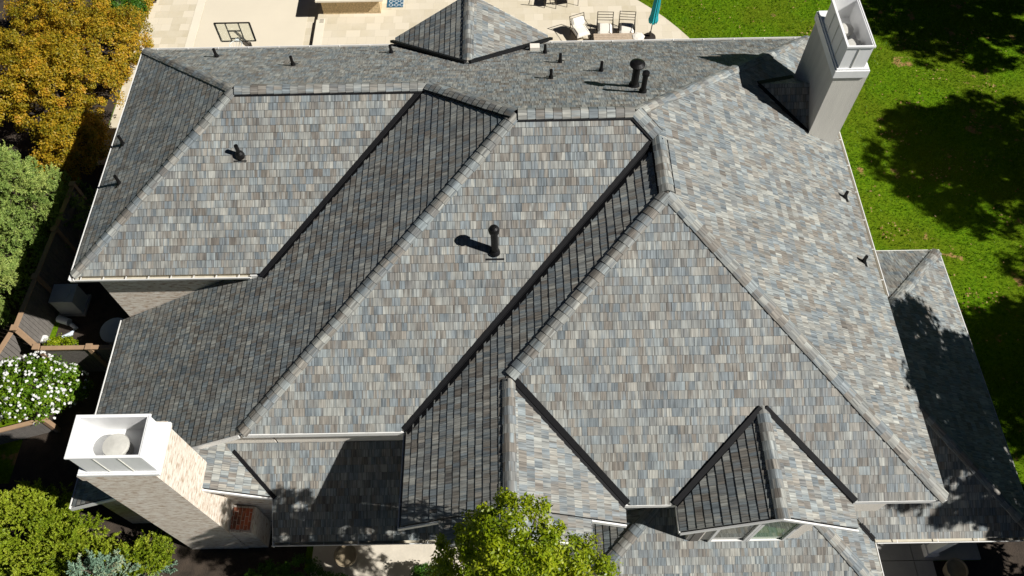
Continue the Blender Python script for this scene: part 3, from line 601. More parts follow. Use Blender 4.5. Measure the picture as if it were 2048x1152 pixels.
# roof vents
def pipe(pl, x, y, h, r=0.045, big=False, cone=True, hood=None):
    b = on(pl, x, y); n = nrm(pl); mb = MB()
    pts = [b - Vector((0, 0, 0.05)), b + Vector((0, 0, h * 0.5)), b + Vector((0, 0, h))]
    mb.tube(pts, r, 14)
    if hood == 'ball': mb.lathe(b + Vector((0, 0, h)), [(r * 0.9, -0.09), (r * 1.45, -0.03), (r * 1.55, 0.06), (r * 1.2, 0.13), (r * 0.7, 0.17), (0.001, 0.18)], 18)
    if hood == 'mushroom': mb.lathe(b + Vector((0, 0, h)), [(r * 1.0, -0.05), (r * 1.2, 0.0), (r * 2.0, 0.03), (r * 2.0, 0.06), (r * 1.1, 0.11), (0.001, 0.13)], 22)
    if hood == 'knee': mb.lathe(b, [(r * 2.2, -0.03), (r * 2.3, 0.04), (r * 1.9, 0.12), (r * 1.1, 0.18)], 18)
    if hood == 'cap': mb.lathe(b + Vector((0, 0, h)), [(r * 0.95, -0.08), (r * 1.3, -0.07), (r * 1.3, 0.02), (0.001, 0.04)], 18)
    o = mb.build('vent_pipe', 'rubber', house)
    for p in o.data.polygons: p.use_smooth = len(p.vertices) == 4
    hv = Vector((n.x, n.y, 0)).normalized(); u = Vector((-hv.y, hv.x, 0)); v = n.cross(u)
    if v.z < 0: v = -v
    mb = MB(); s = r + 0.085 if r < 0.05 else r * 1.5 + 0.09; t0 = 0.018
    s2 = s * (0.2 if r > 0.05 else 0.5)
    q = [b + u * s - v * (s * 0.9) + n * t0, b + u * s - v * (s * 0.9 - s2) + n * t0, b - u * s - v * (s * 0.9 - s2) + n * t0, b - u * s - v * (s * 0.9) + n * t0]
    mb.prism(q, n * 0.008)
    mb.lathe(b + n * 0.02, [(r * 1.5, -0.03), (r * 1.4, 0.03), (r * 1.1, 0.08), (r * 1.0, 0.09)], 16)
    mb.build('flashing', 'black', o)
for pl, x, y, h in (('N', -9.14, 19.05, 0.30), ('N', -6.44, 17.91, 0.33), ('N', -3.71, 19.16, 0.29), ('N', 1.09, 18.83, 0.30), ('N', 1.48, 17.72, 0.31), ('N', 1.12, 16.14, 0.29), ('N', 2.57, 16.76, 0.32),
                    ('W1', -11.42, 15.82, 0.36), ('W1', -11.03, 14.17, 0.34), ('E', 9.24, 13.41, 0.26), ('E', 9.25, 11.28, 0.27)): pipe(pl, x, y, h)
pipe('N', 3.26, 15.30, 0.70, 0.10, hood='mushroom'); pipe('N', 3.40, 14.78, 0.64, 0.07, hood='cap')
pipe('S1', -7.28, 14.12, 0.42, 0.055, hood='knee'); pipe('S2', -0.43, 10.50, 0.86, 0.085, hood='ball')
mb = MB(); b = on('N', 0.80, 19.27); mb.box(b.x - 0.16, b.x + 0.14, b.y - 0.1, b.y + 0.1, b.z - 0.05, b.z + 0.14); mb.box(b.x - 0.20, b.x - 0.161, b.y - 0.07, b.y + 0.07, b.z, b.z + 0.1, 1)
mb.build('roof_box_vent', ['cream', 'black'], house)

# ------------------------------------------------------------------ GROUND
def sheet(name, pts, z, th, mat, label, kind='structure', parent=None, cat=None):
    mb = MB(); mb.prism([(x, y, z) for x, y in pts], (0, 0, -th)); o = mb.build(name, mat, parent); tag(o, label, cat, None, kind); return o
mb = MB(); mb.poly([(-400, -400, G), (400, -400, G), (400, 600, G), (-400, 600, G)]); tag(mb.build('lawn', 'lawn'), None, None, None, 'structure')
sheet('sport_court', [(-16.15, 20.2), (-8.35, 20.2), (-8.35, 46), (-16.15, 46)], G + 0.016, 0.05, 'paver', None)
sheet('court_surface', [(-13.62, 19.6), (-8.9, 19.6), (-8.9, 46), (-13.62, 46)], G + 0.022, 0.02, 'court', None)
sheet('court_border', [(-14.0, 20.3), (-13.64, 20.3), (-13.64, 46), (-14.0, 46)], G + 0.028, 0.02, 'border', None)
def curve():
    pts = [(5.7, 28.92), (6.2, 28.41), (6.78, 27.75), (7.25, 27.11), (7.66, 26.48), (7.95, 25.6), (8.1, 24.4), (8.15, 22)]
    pre = [(-8.38, 46), (-3, 40.0), (1.0, 34.2), (3.0, 31.8), (4.4, 30.4)]
    return pre + pts
cv = curve()
sheet('patio', [(-8.38, 19.75)] + [(8.15, 19.75)] + cv[::-1], PT, 0.4, 'paver', None)
sheet('patio_edge_stone', [(-8.40, 19.8), (-8.02, 19.8), (-8.04, 28.0), (-8.42, 28.0)], PT + 0.006, 0.05, 'border', None)
sheet('side_yard', [(-15.6, 6.4), (-11.3, 6.4), (-11.3, 20.15), (-15.6, 20.15)], G + 0.012, 0.05, 'soil', None)
sheet('planting_bed', [(-22, 2.5), (-6.2, 2.5), (-6.2, 6.4), (-15.0, 6.4), (-15.0, 7.6), (-22, 7.6)], G + 0.010, 0.05, 'soil', None)
sheet('hedge_bed', [(-26, 12.0), (-15.9, 12.0), (-15.62, 20.16), (-16.2, 20.17), (-16.2, 31), (-26, 31)], G + 0.008, 0.05, 'soil', None)
sheet('unseen_bounce_ground', [(-30, -45), (30, -45), (30, 1.95), (-30, 1.95)], G + 0.014, 0.05, 'bounce_grey', None)  # unseen grey ground added to bounce neutral light onto the front walls
sheet('front_walkway', [(-6.0, 2.0), (-0.5, 2.0), (-0.5, 6.5), (-6.0, 6.5)], G + 0.03, 0.05, 'concrete', None)
mb = MB()
for i, (x0, x1, yy0, yy1) in enumerate(((9.4, 11.35, 4.88, 13.0), (11.37, 13.3, 4.88, 13.0), (9.4, 11.35, 2.0, 4.86), (11.37, 11.9, 3.0, 4.86))): mb.box(x0, x1, yy0, yy1, G, G + 0.12)
tag(mb.build('porch_floor', 'concrete_dark'), None, None, None, 'structure')
sheet('side_bed', [(11.95, 1.0), (24, 1.0), (24, 6.5), (13.34, 6.5), (13.34, 4.86), (11.95, 4.86)], G + 0.012, 0.05, 'soil', None)

# ------------------------------------------------------------------ FOLIAGE
RG = np.random.default_rng(11)
def unit(a): return a / (np.linalg.norm(a, axis=-1, keepdims=True) + 1e-9)
def leafset(cen, nrmv, size, aspect=0.55):
    n = len(cen); d = unit(np.cross(nrmv, unit(RG.normal(size=(n, 3))))); s = np.cross(nrmv, d)
    L = size[:, None]; W2 = L * aspect * 0.5
    bend = nrmv * L * -0.12
    return np.stack([cen - d * L * 0.5, cen + s * W2 + bend * 0.0, cen + d * L * 0.5 + bend, cen - s * W2], 1)
def crown_points(ells, ncl, ncr, nleaf, fill=0.35):
    """clumps of leaves spread through lumpy ellipsoids; ells: [(centre, radii)]"""
    vol = np.array([e[1][0] * e[1][1] + e[1][0] * e[1][2] for e in ells]); vol /= vol.sum()
    cc, out = [], []
    for (c, r), f in zip(ells, vol):
        k = max(3, int(ncl * f)); d = unit(RG.normal(size=(k, 3))); d[:, 2] = np.abs(d[:, 2]) * 1.0 - 0.25 * (RG.random(k) < 0.35); d = unit(d)
        rad = 1 - fill * RG.random(k) ** 1.6
        rad *= 1 + 0.10 * np.sin(d[:, 0] * 5 + c[0]) * np.cos(d[:, 1] * 6 + c[1])
        cc.append(np.array(c) + d * np.array(r) * rad[:, None]); out.append(d)
    cc = np.concatenate(cc); out = np.concatenate(out)
    K = len(cc); m = nleaf // K; rr = ncr * (0.6 + 0.8 * RG.random(K))
    off = unit(RG.normal(size=(K, m, 3))) * (RG.random((K, m, 1)) ** 0.45) * rr[:, None, None]
    off[..., 2] *= 0.8
    p = (cc[:, None] + off).reshape(-1, 3); o = np.repeat(out, m, 0); cr = np.repeat(RG.random(K), m)
    nv = unit(o * 0.45 + unit(off.reshape(-1, 3)) * 0.35 + np.array([0.05, 0, 0.35]) + RG.normal(size=p.shape) * 0.55)
    return p, nv, cr
def crown(name, ells, ncl, ncr, nleaf, size, mat, parent, fill=0.35, aspect=0.55, cvar=0.45):
    p, nv, cr = crown_points(ells, ncl, ncr, nleaf, fill)
    sz = size * (0.65 + 0.7 * RG.random(len(p)))
    r = np.clip(cr * cvar + RG.random(len(p)) * (1 - cvar), 0, 1)
    keep = p[:, 2] > G + 0.03; p, nv, sz, r = p[keep], nv[keep], sz[keep], r[keep]
    return quads(name, leafset(p, nv, sz, aspect), mat, np.stack([r, RG.random(len(p)), RG.random(len(p))], 1), parent)
def trunk(base, top, r, parent, limbs, seed=1):
    rg = random.Random(seed); mb = MB(); b, t = Vector(base), Vector(top)
    m1 = b.lerp(t, 0.4) + Vector((rg.uniform(-.1, .1), rg.uniform(-.1, .1), 0))
    mb.tube([b, b.lerp(m1, 0.15), m1, t], [r * 1.5, r, r * 0.8, r * 0.3], 9)
    for l in limbs:
        l = Vector(l); s = b.lerp(t, rg.uniform(0.35, 0.8)); mid = s.lerp(l, 0.5) + Vector((rg.uniform(-.15, .15), rg.uniform(-.15, .15), rg.uniform(0.05, .25)))
        mb.tube([s, mid, l], [r * 0.45, r * 0.28, r * 0.08], 6)
    return mb.build('trunk', 'bark', parent)
def limbs_for(c, r, k, seed):
    rg = random.Random(seed); out = []
    for i in range(k):
        a = 2 * math.pi * (i + rg.random()) / k; z = rg.uniform(-0.3, 0.6)
        out.append((c[0] + r[0] * 0.8 * math.cos(a), c[1] + r[1] * 0.8 * math.sin(a), c[2] + r[2] * z))
    return out
def tree(name, base, ells, ncl, ncr, nleaf, size, mat, label, cat='tree', group=None, tr=0.12, fill=0.35, nl=8, seed=1, aspect=0.55, cvar=0.45):
    t = thing(name, base, label, cat, 0, group)
    lm = []
    for i, (c, r) in enumerate(ells): lm += limbs_for(c, r, max(3, nl // len(ells)), seed + i)
    c0 = ells[0][0]; r0 = ells[0][1]
    trunk(base, (c0[0], c0[1], c0[2] + r0[2] * 0.5), tr, t, lm, seed)
    crown('crown', ells, ncl, ncr, nleaf, size, mat, t, fill, aspect, cvar); return t
# golden shrubs, top left
tree('golden_shrub', (-17.0, 25.2, G), [((-17.0, 25.2, -4.6), (2.5, 2.3, 1.7)), ((-18.6, 27.0, -4.4), (2.2, 2.0, 1.6))], 460, 0.26, 52000, 0.085, 'gold', 'broad golden-leaved shrub beside the paved court, at the back of the hedge row', 'shrub', 'golden shrubs', 0.09, seed=3)
tree('golden_shrub', (-17.6, 22.3, G), [((-17.4, 22.5, -4.2), (2.3, 1.9, 1.9)), ((-19.6, 22.6, -3.9), (2.2, 2.2, 1.8))], 460, 0.26, 52000, 0.085, 'gold', 'tall golden-leaved shrub behind the blue-green conifer', 'shrub', 'golden shrubs', 0.09, seed=4)
tree('golden_shrub', (-16.6, 20.1, G), [((-16.5, 20.3, -4.8), (1.3, 1.6, 1.5))], 200, 0.24, 20000, 0.085, 'gold', 'lower golden-leaved shrub half shaded by the house at the paving corner', 'shrub', 'golden shrubs', 0.07, seed=5)
tree('green_shrub', (-16.7, 28.2, G), [((-16.8, 28.1, -5.1), (1.0, 1.2, 0.95))], 130, 0.22, 10000, 0.09, 'green', 'small bright green shrub at the top edge between golden shrubs and paving', 'shrub', None, 0.05, seed=6)
tree('golden_shrub', (-15.9, 29.6, G), [((-16.1, 29.4, -5.4), (0.45, 1.2, 0.5))], 60, 0.18, 3000, 0.10, 'gold', 'narrow low golden-brown shrub along the paving edge at the top', 'shrub', 'golden shrubs', 0.04, seed=7)

def sprigs(name, base, dirs, L, mat, parent, nn=16, nl=0.05, nw=0.012, side=2, rbase=None):
    """needle sprays: each sprig a shoot with side shoots, needles all round"""
    n = len(base); P, D, LL, RR = [base], [dirs], [L], [rbase if rbase is not None else RG.random(n)]
    for s in range(side):
        f = 0.25 + 0.5 * RG.random((n, 1)); sd = unit(np.cross(dirs, RG.normal(size=(n, 3))))
        P.append(base + dirs * L[:, None] * f); D.append(unit(dirs * 0.75 + sd * 0.65 + np.array([0, 0, 0.12]))); LL.append(L * (0.45 + 0.25 * RG.random(n))); RR.append(RR[0])
    P, D, LL, RR = np.concatenate(P), np.concatenate(D), np.concatenate(LL), np.concatenate(RR)
    N = len(P); t = (np.arange(nn)[None, :] + RG.random((N, nn))) / nn
    q = P[:, None] + D[:, None] * (LL[:, None, None] * t[..., None])
    sd = unit(np.cross(D[:, None].repeat(nn, 1), RG.normal(size=(N, nn, 3)))); d = unit(D[:, None] * 0.7 + sd * 0.8)
    w = unit(np.cross(d, RG.normal(size=d.shape))) * nw; l = nl * (0.7 + 0.6 * RG.random((N, nn, 1))) * (1.15 - 0.6 * t[..., None])
    V = np.stack([q - w * 0.6, q + w * 0.6, q + d * l + w * 0.35, q + d * l - w * 0.35], 2).reshape(-1, 4, 3)
    r = np.clip(0.55 * np.repeat(RR, nn) + 0.45 * RG.random(N * nn), 0, 1)
    ok = V[:, :, 2].min(1) > G; V, r = V[ok], r[ok]
    return quads(name, V, mat, np.stack([r, r, r], 1), parent)
def conifer(name, base, h, r, nb, mat, label, z0=0.06, cat='tree', group=None, L0=0.36, seed=1, nl=0.075, nw=0.02, nn=14, lean=0.25, p=0.9):
    """cone of whorled boughs, sprays along every bough"""
    t = thing(name, base, label, cat, 0, group); mb = MB(); b = Vector(base)
    mb.tube([b, b + Vector((0, 0, h * 0.5)), b + Vector((0, 0, h * 0.97))], [0.03 + 0.03 * h, 0.02 + 0.018 * h, 0.012], 8); 
    rg = random.Random(seed); PB, PD, PL_, RR = [], [], [], []
    for i in range(nb):
        f = z0 + (0.98 - z0) * (i + rg.random()) / nb; a = i * 2.39996 + rg.uniform(-.3, .3); bl = r * (1 - f) ** p * rg.uniform(0.82, 1.1) + 0.10
        o = b + Vector((0, 0, h * f)); dv = Vector((math.cos(a), math.sin(a), lean * (f * 1.6 - 0.5))); rr = rg.random()
        mb.tube([o, o + dv * bl * 0.5, o + dv * bl + Vector((0, 0, 0.06))], [0.018, 0.012, 0.004], 5, cap=False)
        k = max(3, int(bl / 0.10))
        for j in range(k):
            s = 0.12 + 0.88 * (j + rg.random()) / k; pt = o + dv * bl * s
            sgn = rg.choice((-1, 1)); sd = Vector((-dv.y, dv.x, 0)) * sgn
            PB.append(pt); PD.append((dv * 0.75 + sd * rg.uniform(0.15, 0.9) + Vector((0, 0, rg.uniform(-0.05, 0.5)))).normalized()); PL_.append(L0 * rg.uniform(0.6, 1.15) * (0.65 + 0.5 * (1 - s) + 0.2)); RR.append(rr)
    mb.build('trunk', 'bark', t)
    sprigs('crown', np.array(PB), np.array(PD), np.array(PL_), mat, t, nn=nn, nl=nl, nw=nw, rbase=np.array(RR)); return t
conifer('conifer', (-16.9, 16.9, G), 4.4, 2.1, 105, 'bluegreen', 'dense blue-green conifer behind the brown fence at the left edge', seed=2, nl=0.075, nw=0.018, L0=0.52, nn=30, lean=0.35)
conifer('conifer', (-18.3, 14.2, G), 3.6, 1.9, 90, 'bluegreen', 'second blue-green conifer, cut by the left edge of the photo', seed=9, nl=0.075, nw=0.018, L0=0.52, nn=30, lean=0.35)
def yew(base, ells, ns, label, seed=1, mat='yew'):
    t = thing('yew_shrub', base, label, 'shrub', 0, 'yew shrubs'); trunk(base, (base[0], base[1], ells[0][0][2]), 0.07, t, limbs_for(*ells[0], 7, seed), seed)
    p, nv, cr = crown_points(ells, ns // 8, 0.22, ns, 0.45); up_ = np.array([0.0, 0, 0.5]); d = unit(nv * 0.8 + up_ + RG.normal(size=p.shape) * 0.35)
    sprigs('crown', p, d, 0.30 + 0.22 * RG.random(len(p)), mat, t, nn=30, nl=0.06, nw=0.020, side=3, rbase=cr)
yew((-13.6, 5.9, G), [((-13.6, 5.7, -4.7), (1.5, 1.2, 1.25))], 620, 'wide olive-green yew shrub at the bottom left corner', 2)
yew((-12.2, 4.7, G), [((-12.2, 4.75, -4.5), (1.25, 0.95, 1.15))], 480, 'olive-green yew shrub between the white gutter corner and the blue spruce tips', 3)
yew((-10.6, 4.9, G), [((-10.6, 4.95, -4.9), (0.8, 0.5, 0.75))], 150, 'smaller yew shrub against the foot of the brick chimney', 4)
conifer('blue_spruce', (-10.9, 4.35, G), 3.1, 1.05, 60, 'spruce', 'silvery blue spruce whose tips poke up at the bottom edge', seed=5, L0=0.36, nl=0.07, nw=0.022, nn=22, lean=0.8)
# rose bush with white flowers
rose = tree('rose_bush', (-14.9, 10.2, G), [((-14.95, 10.2, -4.6), (1.15, 1.0, 1.1)), ((-14.2, 10.4, -4.9), (0.7, 0.7, 0.7)), ((-15.8, 10.3, -4.8), (0.9, 0.9, 0.9))], 230, 0.20, 17000, 0.075, 'rosegreen', 'round green bush covered in white flowers against the wooden fence', 'bush', None, 0.05, seed=8)
p, nv, cr = crown_points([((-14.95, 10.2, -4.55), (1.22, 1.06, 1.16)), ((-14.2, 10.4, -4.9), (0.75, 0.75, 0.75)), ((-15.8, 10.3, -4.8), (0.95, 0.95, 0.95))], 420, 0.035, 420 * 7, 0.03)
quads('flowers', leafset(p, unit(nv + np.array([0.2, -0.1, 0.5])), 0.045 + 0.035 * RG.random(len(p)), 0.95), 'petal', np.stack([RG.random(len(p))] * 3, 1), rose)
# lime tree in front of the house
tree('broadleaf_tree', (0.0, 2.7, G), [((-0.05, 3.45, 2.7), (1.0, 1.0, 1.5)), ((-0.8, 3.4, 1.5), (0.9, 0.95, 1.5)), ((1.15, 3.15, 0.6), (0.95, 1.05, 1.5)), ((0.1, 3.2, 0.6), (1.1, 0.9, 1.5)), ((-1.2, 3.1, -0.1), (0.85, 1.1, 1.4)), ((0.1, 2.9, -0.6), (1.6, 1.2, 1.3))], 640, 0.17, 56000, 0.085, 'lime', 'lime-green broadleaf tree in front of the house at the bottom centre', 'tree', None, 0.10, seed=12, fill=0.42, nl=12, aspect=0.45)
tree('broadleaf_tree', (-4.9, 1.7, G), [((-4.9, 1.9, -2.2), (1.7, 1.25, 1.5))], 260, 0.25, 12000, 0.10, 'green', 'broadleaf tree just below the bottom edge that shades the brick chimney foot', 'tree', None, 0.09, seed=13, fill=0.45)
for i, (x, y, r_) in enumerate(((-6.15, 4.75, 0.55), (-5.2, 4.25, 0.5), (-7.0, 4.5, 0.6), (-2.6, 4.55, 0.4))):
    tree('leafy_shrub', (x, y, G), [((x, y, G + 0.5), (r_, r_ * 0.8, 0.55))], 60, 0.13, 3200, 0.06, 'green', ('leafy green shrub at the corner of the lower roof gutter', 'leafy shrub in the walkway corner at the bottom edge', 'dark leafy shrub in the shade beside the brick chimney', 'small leafy shrub beside the trunk of the lime-green tree')[i], 'shrub', 'shrubs along the front walk', 0.03, seed=20 + i)
tree('leafy_shrub', (-15.15, 12.02, G), [((-14.75, 11.85, -5.1), (0.55, 0.35, 0.55))], 60, 0.14, 3600, 0.06, 'lime', 'small bright yellow-green shrub inside the fence corner', 'shrub', None, 0.03, seed=31)
# trees right of the frame whose shadows cross lawn and porch roof
for i, (bx, by, c, r_, nlv) in enumerate(((18.2, 5.9, (18.2, 5.95, 4.4), (2.3, 3.2, 2.7), 34000), (27.9, 16.4, (27.9, 16.4, 2.8), (3.9, 3.6, 3.2), 30000), (29.5, 24.6, (29.5, 24.6, 3.0), (4.0, 3.4, 3.0), 28000), (26.0, 7.6, (26.0, 7.6, 2.2), (2.8, 3.0, 3.0), 20000), (30.5, 11.0, (30.5, 11.0, 2.5), (3.0, 2.4, 3.0), 17000), (16.4, 2.2, (16.4, 2.2, -2.0), (2.2, 2.0, 2.0), 14000))):
    tree('shade_tree', (bx, by, G), [(c, r_), ((c[0] + 0.6, c[1] - 0.2, c[2] - 2.2), (r_[0] * 0.95, r_[1] * 0.95, r_[2] * 0.75)) if i == 0 else ((c[0] - 0.8, c[1] + 1.2, c[2] - 0.8), (r_[0] * 0.7, r_[1] * 0.7, r_[2] * 0.6))], 760, 0.30, nlv, 0.22, 'green', ('shade tree beside the porch, outside the right edge, that darkens the porch roof', 'large shade tree outside the right edge that shades the middle of the lawn', 'large shade tree outside the top right corner that shades the far lawn', 'shade tree outside the right edge that shades the lawn by the porch corner', 'shade tree farthest outside the right edge', 'unseen low tree added outside the bottom right corner to darken the bed with the planter')[i], 'tree', 'shade trees beyond the lawn', 0.24, seed=40 + i, fill=0.6, nl=10)  # last tree is unseen, added only to darken the planter bed
# grass blades on the lawn
def grass():
    n = 330000; x = RG.uniform(-8.0, 32.0, n); y = RG.uniform(6.0, 48.0, n); ok = RG.random(n) < np.clip(1.25 - np.maximum(np.maximum(x - 23, 0) / 8, np.maximum(y - 31, 0) / 15), 0, 1); x, y = x[ok], y[ok]
    cx = np.interp(-y, [-46, -40, -34.2, -31.8, -30.4, -28.92, -28.41, -27.75, -27.11, -26.48, -25.6, -24.4, -20.3, -20.2], [-8.3, -3, 1, 3, 4.4, 5.7, 6.2, 6.78, 7.25, 7.66, 7.95, 8.1, 8.15, 9.2])
    ok = (x > cx + 0.06) & ~((x < 13.5) & (y < 13.2)) & ~((x < 24) & (y < 6.6)) & ~((x < 9.5) & (y < 20.2)); x, y = x[ok], y[ok]; n = len(x)
    hgt = 0.05 + 0.06 * RG.random(n); a = RG.random(n) * 6.283; lean = RG.normal(size=(n, 2)) * 0.035
    w = 0.014; b = np.stack([x, y, np.full(n, G)], 1); s = np.stack([np.cos(a) * w, np.sin(a) * w, np.zeros(n)], 1)
    tip = b + np.stack([lean[:, 0], lean[:, 1], hgt], 1)
    V = np.stack([b - s, b + s, tip], 1); pat = 0.5 + 0.5 * np.sin(x * 1.7 + np.sin(y * 1.1) * 2) * np.sin(y * 1.3 + x * 0.6)
    quads('grass', V, 'grass', np.stack([np.clip(RG.random(n) * 0.75 + pat * 0.25, 0, 1)] * 3, 1), None, 3, kind='stuff', label='short green grass blades of the lawn beside the house', cat='grass')
grass()
def fallen():
    n = 1500; k = 45; cx = RG.uniform(6, 22, k); cy = RG.uniform(8, 32, k); i = RG.integers(0, k, n)
    x = cx[i] + RG.normal(size=n) * 0.35; y = cy[i] + RG.normal(size=n) * 0.22
    x[:700] = RG.uniform(6, 23, 700); y[:700] = RG.uniform(7, 33, 700)
    ok = ~((x < 13.6) & (y < 14)) & ~((x < 10) & (y < 20.5)) & (x > 9.2 - np.clip(y - 24, 0, 9) * 0.35); x, y = x[ok], y[ok]; n = len(x)
    p = np.stack([x, y, np.full(n, G + 0.085)], 1); nv = unit(np.array([0, 0, 1.0]) + RG.normal(size=(n, 3)) * 0.25)
    r = RG.random(n); quads('fallen_leaves', leafset(p, nv, 0.05 + 0.07 * RG.random(n), 0.7), 'deadleaf', np.stack([r, r, r], 1), None, kind='stuff', label='dry tan leaves scattered over the green lawn', cat='leaves')
fallen()

# ------------------------------------------------------------------ FENCES and side yard
def fence(a, b, h, label, nb=None, post_a=True, post_b=True, z=G):
    a, b = Vector((*a, z)), Vector((*b, z)); d = b - a; L = d.length; dn = d.normalized(); t = thing('fence', a, label, 'fence', 0, 'fence runs of the side yard')
    mb = MB(); k = max(2, int(L / 0.14))
    for i in range(k):
        p = a + dn * (L * (i + 0.5) / k); mb.bar(p + Vector((0, 0, 0.05)), p + Vector((0, 0, h - 0.06)), L / k - 0.012, 0.02, upv=(-dn.y, dn.x, 0))
    mb.build('fence_boards', 'board', t)
    mb = MB(); mb.bar(a + Vector((0, 0, h - 0.02)), b + Vector((0, 0, h - 0.02)), 0.14, 0.045); mb.build('top_rail', 'rail', t)
    N = max(1, round(L / 2.0))
    for i in range(N + 1):
        if (i == 0 and not post_a) or (i == N and not post_b): continue
        p = a + d * (i / N); mb = MB(); mb.box(p.x - 0.07, p.x + 0.07, p.y - 0.07, p.y + 0.07, z, z + h + 0.02); mb.box(p.x - 0.1, p.x + 0.1, p.y - 0.1, p.y + 0.1, z + h + 0.02, z + h + 0.06); mb.build('fence_post', 'rail', t)
fence((-15.82, 12.05), (-15.55, 17.8), 1.8, 'long brown fence run in the house shadow, below the conifer')
fence((-15.72, 11.96), (-14.92, 11.36), 1.8, 'short angled sunlit fence run at the corner of the side yard', post_a=False)
fence((-14.78, 11.33), (-11.75, 11.33), 1.8, 'fence run between the flower bush and the house', post_a=False)
fence((-15.90, 11.9), (-16.6, 9.2), 1.8, 'fence run at the left edge behind the flower bush', post_a=False)
fence((-16.6, 8.75), (-14.55, 9.30), 0.95, 'low fence run below the flower bush beside a patch of grass')
ac = thing('air_conditioner', (-15.2, 13.85, G), 'boxy pale air-conditioning unit in the shaded side yard', 'air conditioner')
mb = MB(); mb.box(-15.62, -14.86, 13.52, 14.2, G + 0.08, G + 0.86); mb.box(-15.64, -14.84, 13.50, 14.22, G + 0.861, G + 0.90); mb.build('casing', 'acmetal', ac)
mb = MB(); mb.lathe((-15.24, 13.86, 0), [(0.26, G + 0.905), (0.26, G + 0.93), (0.20, G + 0.935), (0.001, G + 0.935)], 18); mb.build('fan_grille', 'acmetal', ac)
mb = MB(); mb.box(-15.70, -14.78, 13.44, 14.28, G, G + 0.079); mb.build('pad', 'concrete_dark', ac)
mb = MB(); mb.lathe((-15.72, 12.38, 0), [(0.001, G), (0.12, G), (0.14, G + 0.36), (0.155, G + 0.37), (0.155, G + 0.40), (0.001, G + 0.41)], 20); tag(mb.build('bucket', 'white'), 'white lidded bucket in the sunlit fence corner', 'bucket')
mb = MB(); mb.tube([(-15.62, 13.3, G + 0.13), (-15.2, 13.15, G + 0.14)], 0.125, 14); tag(mb.build('plastic_drum', 'plastic'), 'pale blue plastic drum lying in the shaded side yard', 'drum')
pts = [(-15.15, 13.1, G + 0.06), (-14.95, 12.95, G + 0.08), (-15.05, 12.75, G + 0.07), (-15.3, 12.6, G + 0.07), (-15.4, 12.4, G + 0.08), (-15.42, 12.1, G + 0.1), (-15.43, 11.9, G + 0.3)]
mb = MB(); mb.tube(pts, 0.075, 12); tag(mb.build('flexible_hose', 'plastic'), 'pale flexible duct hose winding from the drum to the fence corner', 'hose')
mb = MB(); mb.lathe((-13.35, 12.6, 0), [(0.001, G), (0.40, G), (0.44, G + 0.5), (0.47, G + 0.52), (0.46, G + 0.57), (0.2, G + 0.63), (0.001, G + 0.64)], 28); tag(mb.build('round_tank', 'plastic'), 'round pale blue lidded tank half hidden by the white gutter', 'tank')
# ------------------------------------------------------------------ front pots
for x, y, r_, lab, nm in ((-4.95, 5.2, 0.33, 'wide round planter under the lower front gutter', 1), (12.35, 4.55, 0.30, 'round planter in the shade beside the porch', 2)):
    mb = MB(); mb.lathe((x, y, G + 0.03), [(0.001, 0), (r_ * 0.7, 0), (r_ * 0.95, 0.3), (r_, 0.45), (r_ * 0.92, 0.45), (r_ * 0.86, 0.40), (0.001, 0.39)], 28); pt_ = mb.build('planter_pot', 'pot'); tag(pt_, lab, 'planter')
# ------------------------------------------------------------------ back patio
hoop = thing('basketball_hoop', (-9.75, 23.3, G), 'basketball hoop with a clear backboard in a black frame behind the house', 'basketball hoop')
hy = 22.40
mb = MB(); mb.box(-10.34, -9.14, hy - 0.008, hy + 0.008, -1.70, -0.93); 
m_, n_, l_, b_ = new_mat('clear_backboard'); b_.inputs['Transmission Weight'].default_value = 0.9; b_.inputs['Roughness'].default_value = 0.02; b_.inputs['IOR'].default_value = 1.1; b_.inputs['Base Color'].default_value = (0.93, 0.95, 0.88, 1); MT['board_glass'] = m_
mb.build('backboard', 'board_glass', hoop)
mb = MB()
for a, b in (((-10.36, -1.72), (-9.12, -1.72)), ((-10.36, -0.91), (-9.12, -0.91)), ((-10.35, -1.72), (-10.35, -0.91)), ((-9.13, -1.72), (-9.13, -0.91)), ((-9.98, -1.72), (-9.98, -0.91)), ((-9.52, -1.72), (-9.52, -0.91)), ((-9.98, -1.26), (-9.52, -1.26)), ((-9.98, -1.6), (-9.52, -1.6))):
    th = 0.06 if abs(a[0] - b[0]) < 0.01 and abs(a[0] + 9.74) > 0.5 else 0.035
    mb.bar((a[0], hy + 0.03, a[1]), (b[0], hy + 0.03, b[1]), 0.04, th, upv=(1, 0, 0) if abs(a[0] - b[0]) < 0.01 else (0, 0, 1))
mb.build('backboard_frame', 'black', hoop)
mb = MB(); mb.tube([(-9.75, 23.3, G), (-9.75, 23.3, -2.6)], 0.07, 8); mb.bar((-9.75, 23.3, -2.7), (-9.75, hy + 0.06, -1.3), 0.06, 0.08); mb.bar((-9.75, 23.3, -2.9), (-9.75, hy + 0.06, -1.62), 0.06, 0.08); mb.build('pole', 'darkframe', hoop)
mb = MB(); cr_ = [(-9.75 + 0.225 * math.cos(t), hy - 0.30 + 0.225 * math.sin(t), -1.60) for t in [2 * math.pi * k / 20 for k in range(21)]]; mb.tube(cr_, 0.012, 6); mb.bar((-9.75, hy, -1.6), (-9.75, hy - 0.1, -1.6), 0.12, 0.04); mb.build('rim', 'acmetal', hoop)
mb = MB()
for k in range(12):
    t = 2 * math.pi * k / 12; t2 = t + 0.5; mb.tube([(-9.75 + .22 * math.cos(t), hy - .3 + .22 * math.sin(t), -1.6), (-9.75 + .15 * math.cos(t2), hy - .3 + .15 * math.sin(t2), -1.85), (-9.75 + .12 * math.cos(t2 + .4), hy - .3 + .12 * math.sin(t2 + .4), -2.05)], 0.007, 4)
mb.build('net', 'white', hoop)
